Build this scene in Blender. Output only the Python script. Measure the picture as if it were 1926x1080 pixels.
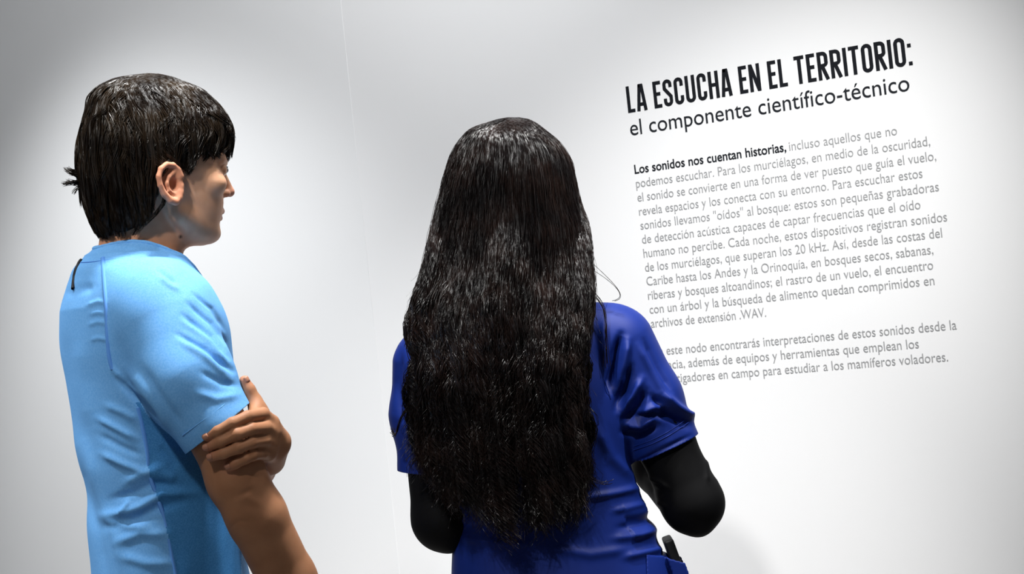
import bpy, bmesh, math, random
import numpy as np
from mathutils import Vector, Matrix, noise as mnoise

random.seed(7)
RNG = np.random.default_rng(11)
for _o in list(bpy.data.objects):
    bpy.data.objects.remove(_o)
SC = bpy.context.scene
COL = SC.collection
R = math.radians

# ------------------------------------------------------------------ camera
F = 2400.0                      # focal length in pixels of the 1926 px wide frame
W, H = 1926.0, 1080.0
CAM = np.array([0.0, -3.0, 1.32])
YAW, PITCH, ROLL = R(23.732), R(1.339), R(6.020)
FWD = np.array([-math.sin(YAW) * math.cos(PITCH), math.cos(YAW) * math.cos(PITCH), math.sin(PITCH)])
_r = np.cross(FWD, [0, 0, 1.0]); _r /= np.linalg.norm(_r)
_u = np.cross(_r, FWD)
RIGHT = math.cos(ROLL) * _r - math.sin(ROLL) * _u
UP = math.sin(ROLL) * _r + math.cos(ROLL) * _u
cam_data = bpy.data.cameras.new('camera')
cam_data.sensor_width = 36.0
cam_data.lens = 36.0 * F / W
cam = bpy.data.objects.new('camera', cam_data)
COL.objects.link(cam)
_m = Matrix.Identity(4)
for _i in range(3):
    _m[_i][0], _m[_i][1], _m[_i][2], _m[_i][3] = RIGHT[_i], UP[_i], -FWD[_i], CAM[_i]
cam.matrix_world = _m
SC.camera = cam

# ------------------------------------------------------------------ world, lights, exposure
SC.view_settings.view_transform = 'Standard'
SC.view_settings.look = 'None'
SC.view_settings.exposure = 0.0
SC.view_settings.gamma = 1.0
SC.view_settings.use_curve_mapping = False
world = bpy.data.worlds.new('gallery_ambient')
SC.world = world
world.use_nodes = True
_bg = world.node_tree.nodes['Background']
_bg.inputs[0].default_value = (0.86, 0.93, 1.0, 1)
_bg.inputs[1].default_value = 0.10


def area(name, loc, target, sx, sy, power, color=(1, 1, 1), spread=180):
    d = bpy.data.lights.new(name, 'AREA')
    d.shape = 'RECTANGLE'; d.size = sx; d.size_y = sy
    d.energy = power; d.color = color; d.spread = R(spread)
    o = bpy.data.objects.new(name, d); COL.objects.link(o)
    o.location = loc
    o.rotation_euler = (Vector(target) - Vector(loc)).to_track_quat('-Z', 'Y').to_euler()
    return o


def spot(name, loc, target, power, angle, blend, radius, color=(1, 1, 1)):
    d = bpy.data.lights.new(name, 'SPOT')
    d.energy = power; d.spot_size = R(angle); d.spot_blend = blend; d.shadow_soft_size = radius; d.color = color
    o = bpy.data.objects.new(name, d); COL.objects.link(o)
    o.location = loc
    o.rotation_euler = (Vector(target) - Vector(loc)).to_track_quat('-Z', 'Y').to_euler()
    return o


spot('right_track_light', (0.64, -1.25, 3.40), (-1.21, 0.0, 0.26), 635, 41.8, 1.0, 0.08, (1.0, 0.99, 0.975))
spot('wide_track_light', (-0.08, -1.20, 3.40), (-1.29, 0.0, 0.73), 66, 98, 1.0, 0.08, (1.0, 0.995, 0.985))
spot('left_track_light', (-2.78, -1.25, 3.40), (-2.14, 0.0, 0.17), 330, 55.3, 1.0, 0.08, (0.98, 0.99, 1.0))
spot('far_left_track_light', (-0.63, -1.22, 3.40), (-4.5, 0.0, -0.39), 175, 121, 1.0, 0.08, (0.985, 0.99, 1.0))
spot('overhead_track_light', (-0.78, -1.42, 3.4), (-0.92, -1.36, 1.3), 260, 48, 0.6, 0.08, (1.0, 0.99, 0.97))
spot('rear_left_track_light', (-2.00, -2.35, 3.4), (-1.72, -1.72, 1.3), 260, 30, 0.6, 0.08, (0.98, 0.99, 1.0))
spot('added_man_key_spot', (-0.65, -3.25, 3.0), (-1.27, -1.60, 1.42), 105, 22, 0.9, 0.08, (1.0, 0.95, 0.88))  # unseen warm spot added to brighten the man's neck, face and arm
spot('added_hair_spot', (-0.75, -3.1, 3.4), (-0.86, -1.20, 1.47), 230, 24, 1.0, 0.06, (1.0, 0.99, 0.97))  # unseen spot added behind to put highlights on the woman's hair


# ------------------------------------------------------------------ materials
def mat(name, color, rough=0.6, spec=0.5, metallic=0.0):
    m = bpy.data.materials.new(name); m.use_nodes = True
    b = m.node_tree.nodes['Principled BSDF']
    b.inputs['Base Color'].default_value = (*color, 1)
    b.inputs['Roughness'].default_value = rough
    b.inputs['Specular IOR Level'].default_value = spec
    b.inputs['Metallic'].default_value = metallic
    return m


def nodes(m):
    return m.node_tree.nodes, m.node_tree.links, m.node_tree.nodes['Principled BSDF']


def add_bump(m, scale, strength, distance, detail=3.0, stretch=None):
    n, l, b = nodes(m)
    tc = n.new('ShaderNodeTexCoord'); nz = n.new('ShaderNodeTexNoise'); bp = n.new('ShaderNodeBump')
    nz.inputs['Scale'].default_value = scale; nz.inputs['Detail'].default_value = detail
    if stretch:
        mp = n.new('ShaderNodeMapping'); mp.inputs['Scale'].default_value = stretch
        l.new(tc.outputs['Object'], mp.inputs[0]); l.new(mp.outputs[0], nz.inputs['Vector'])
    else:
        l.new(tc.outputs['Object'], nz.inputs['Vector'])
    bp.inputs['Strength'].default_value = strength; bp.inputs['Distance'].default_value = distance
    l.new(nz.outputs['Fac'], bp.inputs['Height']); l.new(bp.outputs[0], b.inputs['Normal'])
    return nz


def mottled(m, c1, c2, scale, detail=3.0):
    n, l, b = nodes(m)
    tc = n.new('ShaderNodeTexCoord'); nz = n.new('ShaderNodeTexNoise'); rp = n.new('ShaderNodeValToRGB')
    nz.inputs['Scale'].default_value = scale; nz.inputs['Detail'].default_value = detail
    rp.color_ramp.elements[0].position = 0.35; rp.color_ramp.elements[1].position = 0.65
    rp.color_ramp.elements[0].color = (*c1, 1); rp.color_ramp.elements[1].color = (*c2, 1)
    l.new(tc.outputs['Object'], nz.inputs['Vector']); l.new(nz.outputs['Fac'], rp.inputs[0])
    l.new(rp.outputs[0], b.inputs['Base Color'])


M_WALL = mat('white_wall_paint', (0.80, 0.805, 0.81), 0.85, 0.2)
add_bump(M_WALL, 240, 0.06, 0.001)
M_FLOOR = mat('grey_floor', (0.30, 0.29, 0.28), 0.55, 0.3)
mottled(M_FLOOR, (0.27, 0.26, 0.25), (0.33, 0.32, 0.31), 8)
M_CEIL = mat('ceiling_paint', (0.55, 0.55, 0.55), 0.9, 0.1)
M_INK = mat('black_vinyl', (0.010, 0.011, 0.014), 0.7, 0.06)
M_INK2 = mat('charcoal_vinyl', (0.016, 0.018, 0.022), 0.7, 0.06)
M_INK3 = mat('grey_vinyl', (0.32, 0.325, 0.33), 0.7, 0.1)

M_SHIRT = mat('light_blue_jersey', (0.17, 0.46, 0.90), 0.75, 0.2)
mottled(M_SHIRT, (0.145, 0.42, 0.87), (0.195, 0.49, 0.93), 420)
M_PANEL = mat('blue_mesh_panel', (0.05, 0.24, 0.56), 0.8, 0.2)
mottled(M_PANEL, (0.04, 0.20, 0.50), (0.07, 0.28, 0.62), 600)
M_SEAM = mat('blue_seam_tape', (0.13, 0.36, 0.90), 0.7, 0.2)
M_TAPE = mat('black_tape', (0.01, 0.01, 0.014), 0.6, 0.3)
M_NAVY = mat('royal_blue_twill', (0.0045, 0.019, 0.16), 0.55, 0.2)
add_bump(M_NAVY, 900, 0.08, 0.0006)
M_BLACK = mat('black_stretch_fabric', (0.003, 0.003, 0.0035), 0.7, 0.1)
M_PHONE = mat('black_plastic', (0.006, 0.006, 0.007), 0.55, 0.3)
M_JEAN = mat('dark_denim', (0.02, 0.03, 0.06), 0.85, 0.2)
M_SHOE = mat('black_rubber', (0.02, 0.02, 0.022), 0.6, 0.4)
M_EYE = mat('eye_white', (0.75, 0.72, 0.68), 0.25, 0.5)
M_IRIS = mat('dark_iris', (0.02, 0.012, 0.008), 0.2, 0.5)


def hair_mat(name, c1, c2, rough, spec):
    m = mat(name, c1, rough, spec)
    n, l, b = nodes(m)
    tc = n.new('ShaderNodeTexCoord'); nz = n.new('ShaderNodeTexNoise'); rp = n.new('ShaderNodeValToRGB')
    nz.inputs['Scale'].default_value = 22; nz.inputs['Detail'].default_value = 4
    rp.color_ramp.elements[0].position = 0.4; rp.color_ramp.elements[1].position = 0.68
    rp.color_ramp.elements[0].color = (*c1, 1); rp.color_ramp.elements[1].color = (*c2, 1)
    l.new(tc.outputs['Object'], nz.inputs['Vector']); l.new(nz.outputs['Fac'], rp.inputs[0])
    l.new(rp.outputs[0], b.inputs['Base Color'])
    mp = n.new('ShaderNodeMapping'); n2 = n.new('ShaderNodeTexNoise'); r2 = n.new('ShaderNodeMapRange')
    mp.inputs['Scale'].default_value = (1, 1, 0.04)
    n2.inputs['Scale'].default_value = 230; n2.inputs['Detail'].default_value = 2
    r2.inputs[1].default_value = 0.44; r2.inputs[2].default_value = 0.66; r2.inputs[3].default_value = 0.03; r2.inputs[4].default_value = min(1.0, spec * 1.8)
    l.new(tc.outputs['Object'], mp.inputs[0]); l.new(mp.outputs[0], n2.inputs['Vector']); l.new(n2.outputs['Fac'], r2.inputs[0])
    l.new(r2.outputs[0], b.inputs['Specular IOR Level'])
    return m


M_HAIR_M = hair_mat('brown_black_hair', (0.009, 0.006, 0.0045), (0.027, 0.018, 0.011), 0.35, 0.55)
M_HAIR_W = hair_mat('black_wavy_hair', (0.006, 0.0045, 0.0045), (0.016, 0.0095, 0.008), 0.29, 0.6)


def skin_mat(name):
    m = mat(name, (0.5, 0.25, 0.15), 0.55, 0.25)
    n, l, b = nodes(m)
    at = n.new('ShaderNodeAttribute'); at.attribute_name = 'tone'
    tc = n.new('ShaderNodeTexCoord'); nz = n.new('ShaderNodeTexNoise'); mx = n.new('ShaderNodeMix')
    mx.data_type = 'RGBA'; mx.blend_type = 'MULTIPLY'
    nz.inputs['Scale'].default_value = 45; nz.inputs['Detail'].default_value = 5
    rp = n.new('ShaderNodeValToRGB')
    rp.color_ramp.elements[0].position = 0.3; rp.color_ramp.elements[1].position = 0.7
    rp.color_ramp.elements[0].color = (0.88, 0.85, 0.83, 1); rp.color_ramp.elements[1].color = (1, 1, 1, 1)
    l.new(tc.outputs['Object'], nz.inputs['Vector']); l.new(nz.outputs['Fac'], rp.inputs[0])
    mx.inputs[0].default_value = 1.0
    l.new(at.outputs['Color'], mx.inputs[6]); l.new(rp.outputs[0], mx.inputs[7])
    l.new(mx.outputs[2], b.inputs['Base Color'])
    b.inputs['Subsurface Weight'].default_value = 0.12
    b.inputs['Subsurface Radius'].default_value = (1.0, 0.35, 0.2)
    b.inputs['Subsurface Scale'].default_value = 0.006
    nz2 = n.new('ShaderNodeTexNoise'); bp = n.new('ShaderNodeBump')
    nz2.inputs['Scale'].default_value = 500
    l.new(tc.outputs['Object'], nz2.inputs['Vector']); l.new(nz2.outputs['Fac'], bp.inputs['Height'])
    bp.inputs['Strength'].default_value = 0.12; bp.inputs['Distance'].default_value = 0.0008
    l.new(bp.outputs[0], b.inputs['Normal'])
    return m


M_SKIN = skin_mat('tan_skin')


# ------------------------------------------------------------------ object helpers
def link(name, me, parent=None, m=None):
    o = bpy.data.objects.new(name, me); COL.objects.link(o)
    if parent is not None:
        o.parent = parent
        o.matrix_parent_inverse = Matrix.Translation(-parent.location)
    if m is not None:
        for x in (m if isinstance(m, (list, tuple)) else [m]):
            me.materials.append(x)
    return o


def under(o, part):
    """make o a sub-part of a part (parts carry no transform of their own)"""
    o.parent = part; o.matrix_parent_inverse = Matrix.Identity(4)
    return o


def mesh_np(name, V, faces, smooth=True):
    """faces: list of (n,k) int arrays"""
    me = bpy.data.meshes.new(name)
    V = np.asarray(V, dtype=np.float32)
    faces = [np.asarray(f, dtype=np.int32) for f in faces if len(f)]
    nl = sum(f.size for f in faces); nf = sum(len(f) for f in faces)
    me.vertices.add(len(V)); me.vertices.foreach_set('co', V.ravel())
    me.loops.add(nl); me.loops.foreach_set('vertex_index', np.concatenate([f.ravel() for f in faces]))
    me.polygons.add(nf)
    starts, s = [], 0
    for f in faces:
        starts.append(s + np.arange(len(f)) * f.shape[1]); s += f.size
    me.polygons.foreach_set('loop_start', np.concatenate(starts).astype(np.int32))
    me.polygons.foreach_set('use_smooth', np.full(nf, smooth))
    me.update(calc_edges=True); me.validate()
    return me


def empty(name, loc, label, cat, group=None):
    o = bpy.data.objects.new(name, None); COL.objects.link(o)
    o.location = loc; o.empty_display_size = 0.1
    o['label'] = label; o['category'] = cat
    if group:
        o['group'] = group
    return o


def box(name, lo, hi, m, parent=None, bevel=0.0):
    bm = bmesh.new()
    bmesh.ops.create_cube(bm, size=1)
    lo, hi = Vector(lo), Vector(hi)
    for v in bm.verts:
        v.co = Vector([(lo[i] + hi[i]) / 2 + v.co[i] * (hi[i] - lo[i]) for i in range(3)])
    if bevel:
        bmesh.ops.bevel(bm, geom=bm.edges[:], offset=bevel, segments=3, affect='EDGES', profile=0.5)
    me = bpy.data.meshes.new(name); bm.to_mesh(me); bm.free()
    return link(name, me, parent, m)


# ------------------------------------------------------------------ the gallery room
SEAM_X = -1.735
for nm, lo, hi, m in (
        ('wall_front', (SEAM_X, 0.0, 0.0), (2.4, 0.15, 3.5), M_WALL),
        ('floor', (-4.6, -4.2, -0.1), (2.4, 0.15, 0.0), M_FLOOR),
        ('ceiling', (-4.6, -4.2, 3.5), (2.4, 0.15, 3.6), M_CEIL)):
    box(nm, lo, hi, m)['kind'] = 'structure'
M_WALL2 = mat('cool_white_wall_paint', (0.79, 0.797, 0.803), 0.85, 0.2)
add_bump(M_WALL2, 240, 0.06, 0.001)
_wl = box('wall_left', (-4.6, -0.0005, 0.0), (SEAM_X, 0.15, 3.5), M_WALL2)
_wl['kind'] = 'structure'

# ------------------------------------------------------------------ wall text
TX, TZ = -0.9584, 1.32 + 0.3187          # left margin and first body baseline on the wall plane y = 0
LS = 0.0346
wall_text = empty('wall_text', (TX, 0, TZ), 'Spanish exhibition text in black and grey lettering on the white wall', 'wall text')

_probe = bpy.data.curves.new('probe', 'FONT')


def text_mesh(s, width, capless_h, offset=0.0, depth=0.0003):
    """vertices (x, z) of a line of built-in font text, scaled to a width and to an x-height"""
    c = bpy.data.curves.new('line', 'FONT')
    c.body = s; c.size = 1.0; c.offset = offset; c.extrude = 0.0; c.resolution_u = 4
    o = bpy.data.objects.new('line', c); COL.objects.link(o)
    dg = bpy.context.evaluated_depsgraph_get()
    me = bpy.data.meshes.new_from_object(o.evaluated_get(dg))
    V = np.array([v.co[:] for v in me.vertices])
    P = [list(p.vertices) for p in me.polygons]
    bpy.data.objects.remove(o); bpy.data.curves.remove(c); bpy.data.meshes.remove(me)
    x0, x1 = V[:, 0].min(), V[:, 0].max()
    X = (V[:, 0] - x0) * (width / (x1 - x0)); Z = V[:, 1] * capless_h
    return X, Z, P


def lettering(name, items, m):
    """items: (string, x offset, baseline z offset, width, size, offset)"""
    bm = bmesh.new()
    for s, x, z, w, h, off in items:
        X, Z, P = text_mesh(s, w, h, off)
        vs = [bm.verts.new((TX + x + a, -0.0006, TZ + z + b)) for a, b in zip(X, Z)]
        for p in P:
            try:
                bm.faces.new([vs[i] for i in p])
            except ValueError:
                pass
    me = bpy.data.meshes.new(name); bm.to_mesh(me); bm.free()
    return link(name, me, wall_text, m)


# heading: narrow display capitals drawn stroke by stroke
def arc(cx, cy, rx, ry, a0, a1, n=8):
    return [(cx + rx * math.cos(R(a0 + (a1 - a0) * i / n)), cy + ry * math.sin(R(a0 + (a1 - a0) * i / n))) for i in range(n + 1)]


T_ = 0.128
h_ = T_ / 2


def glyph(c):
    w = {'L': .30, 'A': .40, 'E': .31, 'S': .36, 'C': .36, 'U': .38, 'H': .39, 'N': .41, 'T': .36, 'R': .38, 'I': T_, 'O': .38, ':': .12}[c]
    l, r, b, t = h_, w - h_, h_, 1 - h_
    cr = r - l
    q = cr / 2
    if c == 'L': s = [[(l, 1), (l, b), (w, b)]]
    elif c == 'A': s = [[(h_ * .85, 0), (w / 2 - .035, 1 - .01)], [(w - h_ * .85, 0), (w / 2 + .035, 1 - .01)], [(w * .22, .25), (w * .78, .25)], [(w / 2 - .09, 1 - h_ * .8), (w / 2 + .09, 1 - h_ * .8)]]
    elif c == 'E': s = [[(w, t), (l, t), (l, b), (w, b)], [(l, .52), (w * .9, .52)]]
    elif c == 'S': s = [[(r, .70), (r, t - q)] + arc(l + q, t - q, q, q, 0, 180) + [(l, .66), (r, .36)] + arc(l + q, b + q, q, q, 0, -180) + [(l, .30)]]
    elif c == 'C': s = [[(r, .68), (r, t - q)] + arc(l + q, t - q, q, q, 0, 180) + arc(l + q, b + q, q, q, 180, 360) + [(r, .32)]]
    elif c == 'U': s = [[(l, 1)] + arc(l + q, b + q, q, q, 180, 360) + [(r, 1)]]
    elif c == 'H': s = [[(l, 0), (l, 1)], [(r, 0), (r, 1)], [(l, .5), (r, .5)]]
    elif c == 'N': s = [[(l, 0), (l, 1)], [(r, 0), (r, 1)], [(l + .01, .97), (r - .01, .03)]]
    elif c == 'T': s = [[(0, t), (w, t)], [(w / 2, 0), (w / 2, 1)]]
    elif c == 'R': s = [[(l, 0), (l, 1)], [(l, t), (r - q, t)] + arc(r - q, t - q, q, q, 90, 0) + [(r, .60)] + arc(r - q, .60, q, q * .75, 0, -90)[1:] + [(l, .60 - q * .75)], [(l + q * .9, .46), (w - h_ * .7, 0)]]
    elif c == 'I': s = [[(l, 0), (l, 1)]]
    elif c == 'O': s = [arc(l + q, t - q, q, q, 0, 180) + arc(l + q, b + q, q, q, 180, 360) + [(r, t - q)]]
    else: s = [[(l, 0), (l, T_)], [(l, .62), (l, .62 + T_)]]
    return w, s


def heading_mesh(text, width, cap):
    bm = bmesh.new()
    pen, strokes = 0.0, []
    for ch in text:
        if ch == ' ':
            pen += 0.215; continue
        w, s = glyph(ch)
        for p in s:
            strokes.append([(x + pen, y) for x, y in p])
        pen += w + 0.082
    pen -= 0.082
    sx = width / pen
    n_ = 0
    for p in strokes:
        P = [Vector(a) for i, a in enumerate(p) if i == 0 or math.dist(a, p[i - 1]) > 1e-4]
        lay = -0.0006 - 0.00003 * (n_ % 3); n_ += 1
        Lf, Rt = [], []
        for i, a in enumerate(P):
            d0 = (a - P[i - 1]).normalized() if i > 0 else None
            d1 = (P[i + 1] - a).normalized() if i < len(P) - 1 else None
            d0, d1 = d0 or d1, d1 or d0
            n0 = Vector((-d0.y, d0.x)); n1 = Vector((-d1.y, d1.x))
            n = (n0 + n1)
            n = n.normalized() if n.length > 1e-6 else n0
            k = h_ / max(0.45, n.dot(n1))
            Lf.append(a + n * k); Rt.append(a - n * k)
        vl = [bm.verts.new((TX + q.x * sx, lay, TZ + 0.1507 + q.y * cap)) for q in Lf]
        vr = [bm.verts.new((TX + q.x * sx, lay, TZ + 0.1507 + q.y * cap)) for q in Rt]
        for i in range(len(P) - 1):
            bm.faces.new((vl[i], vr[i], vr[i + 1], vl[i + 1]))
    me = bpy.data.meshes.new('heading'); bm.to_mesh(me); bm.free()
    return link('heading', me, wall_text, M_INK)


heading_mesh('LA ESCUCHA EN EL TERRITORIO:', 0.676, 0.0655)
lettering('subheading', [('el componente científico-técnico', 0.0, 0.0945, 0.664, 0.0555, 0.0)], M_INK2)
BS = 0.0315
lettering('bold_opening', [('Los sonidos nos cuentan historias,', 0.0, 0.0, 0.3742, BS, 0.016)], M_INK2)
BODY = [('incluso aquellos que no', 0, 0.6261), ('podemos escuchar. Para los murciélagos, en medio de la oscuridad,', 1, 0.6941),
        ('el sonido se convierte en una forma de ver puesto que guía el vuelo,', 2, 0.7034),
        ('revela espacios y los conecta con su entorno. Para escuchar estos', 3, 0.6702),
        ('sonidos llevamos "oídos" al bosque: estos son pequeñas grabadoras', 4, 0.7018),
        ('de detección acústica capaces de captar frecuencias que el oído', 5, 0.6585),
        ('humano no percibe. Cada noche, estos dispositivos registran sonidos', 6, 0.7118),
        ('de los murciélagos, que superan los 20 kHz. Así, desde las costas del', 7, 0.6976),
        ('Caribe hasta los Andes y la Orinoquía, en bosques secos, sabanas,', 8, 0.6748),
        ('riberas y bosques altoandinos; el rastro de un vuelo, el encuentro', 9, 0.6709),
        ('con un árbol y la búsqueda de alimento quedan comprimidos en', 10, 0.6698),
        ('archivos de extensión .WAV.', 11, 0.2846)]
BODY2 = [('En este nodo encontrarás interpretaciones de estos sonidos desde la', 13, 0.7061),
         ('ciencia, además de equipos y herramientas que emplean los', 14, 0.6213),
         ('investigadores en campo para estudiar a los mamíferos voladores.', 15, 0.6803)]
lettering('paragraph', [(s, 0.3815 if k == 0 else 0.0, -k * LS, w - (0.3815 if k == 0 else 0), BS, -0.002) for s, k, w in BODY], M_INK3)
lettering('paragraph', [(s, 0.0, -k * LS, w, BS, -0.002) for s, k, w in BODY2], M_INK3)


# ------------------------------------------------------------------ implicit surface toolkit
def smin(a, b, k):
    h = np.clip(0.5 + 0.5 * (b - a) / k, 0, 1)
    return b + (a - b) * h - k * h * (1 - h)


def smax(a, b, k):
    return -smin(-a, -b, k)


def cone(P, a, b, ra, rb):
    a = np.asarray(a, float); b = np.asarray(b, float)
    ab = b - a
    t = np.clip((P - a) @ ab / (ab @ ab), 0, 1)
    return np.linalg.norm(P - a - t[:, None] * ab, axis=1) - (ra + (rb - ra) * t)


def chain(P, pts, k):
    d = None
    for i in range(len(pts) - 1):
        c = cone(P, pts[i][:3], pts[i + 1][:3], pts[i][3], pts[i + 1][3])
        d = c if d is None else smin(d, c, k)
    return d


def ell(P, c, r, M=None):
    q = P - np.asarray(c, float)
    if M is not None:
        q = q @ np.asarray(M).T
    r = np.asarray(r, float)
    k0 = np.linalg.norm(q / r, axis=1); k1 = np.linalg.norm(q / (r * r), axis=1)
    return k0 * (k0 - 1) / np.maximum(k1, 1e-9)


def spline(xs, ys, x):
    """smooth monotone-ish interpolation through the given stations (Catmull-Rom resampled)"""
    xs = np.asarray(xs, float); ys = np.asarray(ys, float)
    m = np.gradient(ys, xs)
    x = np.clip(x, xs[0], xs[-1])
    i = np.clip(np.searchsorted(xs, x) - 1, 0, len(xs) - 2)
    hh = xs[i + 1] - xs[i]; t = (x - xs[i]) / hh
    return ((2 * t**3 - 3 * t**2 + 1) * ys[i] + (t**3 - 2 * t**2 + t) * hh * m[i]
            + (-2 * t**3 + 3 * t**2) * ys[i + 1] + (t**3 - t**2) * hh * m[i + 1])


def loft(P, rows, th, n=2.3, axis=1):
    """rows: (v, uc, wc, front, back, half width); forward = (cos th, sin th) in (u, w), right side = (sin th, -cos th)"""
    A = np.asarray(rows, float)
    v = P[:, 1]
    g = [spline(A[:, 0], A[:, j], v) for j in range(1, 6)]
    du, dw = P[:, 0] - g[0], P[:, 2] - g[1]
    x = du * math.cos(th) + dw * math.sin(th); y = du * math.sin(th) - dw * math.cos(th)
    a = np.where(x > 0, g[2], g[3]); b = g[4]
    k = (np.abs(x / a)**n + np.abs(y / b)**n)**(1 / n)
    rr = np.sqrt(x * x + y * y)
    d = np.where(k > 1e-6, rr * (1 - 1 / np.maximum(k, 1e-6)), -np.minimum(a, b))
    d = np.maximum(d, -np.minimum(a, b))
    return np.maximum(d, np.maximum(A[0, 0] - v, v - A[-1, 0]))


def nets(f, lo, hi, h):
    lo = np.asarray(lo, float); hi = np.asarray(hi, float)
    B = 8
    nb = np.ceil((hi - lo) / (h * B)).astype(int)
    n = nb * B
    V = np.empty(tuple(n), np.float32)
    bc = np.stack(np.meshgrid(*[np.arange(k) for k in nb], indexing='ij'), -1).reshape(-1, 3)
    cen = lo + (bc * B + (B - 1) / 2) * h
    dc = f(cen)
    act = np.abs(dc) < h * B * 1.5
    V5 = V.reshape(nb[0], B, nb[1], B, nb[2], B)
    sg = np.where(dc < 0, -50, 50).astype(np.float32).reshape(tuple(nb))
    V5[:] = sg[:, None, :, None, :, None]
    off = np.stack(np.meshgrid(*[np.arange(B)] * 3, indexing='ij'), -1).reshape(-1, 3)
    idx = np.nonzero(act)[0]
    for s in range(0, len(idx), 700):
        ii = idx[s:s + 700]
        g = (bc[ii][:, None, :] * B + off[None]).reshape(-1, 3)
        d = f(lo + g * h).astype(np.float32).reshape(len(ii), B, B, B)
        b = bc[ii]
        V5[b[:, 0], :, b[:, 1], :, b[:, 2], :] = d
    S = V < 0
    cnt = np.zeros(tuple(n - 1), np.uint8)
    for i in (0, 1):
        for j in (0, 1):
            for k in (0, 1):
                cnt += S[i:n[0] - 1 + i, j:n[1] - 1 + j, k:n[2] - 1 + k]
    cells = np.argwhere((cnt > 0) & (cnt < 8))
    del cnt
    ids = np.full(tuple(n - 1), -1, np.int32)
    ids[cells[:, 0], cells[:, 1], cells[:, 2]] = np.arange(len(cells))
    acc = np.zeros((len(cells), 3)); num = np.zeros(len(cells))
    C = np.array([[i, j, k] for i in (0, 1) for j in (0, 1) for k in (0, 1)])
    vals = np.stack([V[cells[:, 0] + c[0], cells[:, 1] + c[1], cells[:, 2] + c[2]] for c in C], 1)
    for p in range(8):
        for q in range(p + 1, 8):
            if np.abs(C[p] - C[q]).sum() != 1:
                continue
            a, b = vals[:, p], vals[:, q]
            m = (a < 0) != (b < 0)
            t = np.where(m, a / np.where(m, a - b, 1), 0)
            acc += np.where(m[:, None], C[p] + t[:, None] * (C[q] - C[p]), 0)
            num += m
    P = lo + (cells + acc / num[:, None]) * h
    faces = []
    for ax in range(3):
        o1, o2 = (ax + 1) % 3, (ax + 2) % 3
        sl0 = [slice(None)] * 3; sl1 = [slice(None)] * 3
        sl0[ax] = slice(0, n[ax] - 1); sl1[ax] = slice(1, n[ax])
        e = np.argwhere(S[tuple(sl0)] != S[tuple(sl1)])
        e = e[(e[:, o1] > 0) & (e[:, o2] > 0) & (e[:, o1] < n[o1] - 1) & (e[:, o2] < n[o2] - 1)]
        q = []
        for a, b in ((-1, -1), (0, -1), (0, 0), (-1, 0)):
            c = e.copy(); c[:, o1] += a; c[:, o2] += b
            q.append(ids[c[:, 0], c[:, 1], c[:, 2]])
        q = np.stack(q, 1)
        flip = ~S[e[:, 0], e[:, 1], e[:, 2]]
        q[flip] = q[flip][:, ::-1]
        faces.append(q)
    Fc = np.concatenate(faces)
    return P, Fc[(Fc >= 0).all(1)]


def vnormals(P, Fc):
    n = np.cross(P[Fc[:, 2]] - P[Fc[:, 0]], P[Fc[:, 3]] - P[Fc[:, 1]])
    N = np.zeros_like(P)
    for k in range(4):
        np.add.at(N, Fc[:, k], n)
    return N / np.maximum(np.linalg.norm(N, axis=1), 1e-9)[:, None]


def polydist(Q, pts):
    """distance in (u, v) to a polyline and the fraction along it"""
    pts = np.asarray(pts, float)
    best = np.full(len(Q), 1e9); fr = np.zeros(len(Q))
    seg = np.linalg.norm(np.diff(pts, axis=0), axis=1); tot = seg.sum(); s0 = 0
    for i in range(len(pts) - 1):
        ab = pts[i + 1] - pts[i]
        t = np.clip((Q - pts[i]) @ ab / (ab @ ab), 0, 1)
        d = np.linalg.norm(Q - pts[i] - t[:, None] * ab, axis=1)
        m = d < best
        best[m] = d[m]; fr[m] = (s0 + t[m] * seg[i]) / tot
        s0 += seg[i]
    return best, fr


def folds(P, N, lst, fr):
    """cloth folds: each (polyline in u,v ; height ; width) raises or sinks the camera-side surface, fading at the ends"""
    D = np.zeros(len(P))
    ok = N[:, 2] < 0.15
    Q = fr.px(P[ok])[:, :2]
    acc = np.zeros(len(Q))
    for pts, amp, wd in lst:
        p = np.asarray(pts, float)
        lo, hi = p.min(0) - 4 * wd, p.max(0) + 4 * wd
        m = ((Q > lo) & (Q < hi)).all(1)
        if not m.any():
            continue
        d, t = polydist(Q[m], p)
        fade = np.clip(np.minimum(t, 1 - t) * 4 + 0.25, 0, 1)
        acc[m] += amp * fade * np.exp(-(d / wd)**2)
    D[ok] = acc * np.clip((0.15 - N[ok][:, 2]) / 0.3, 0, 1)
    return P + N * D[:, None]


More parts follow.
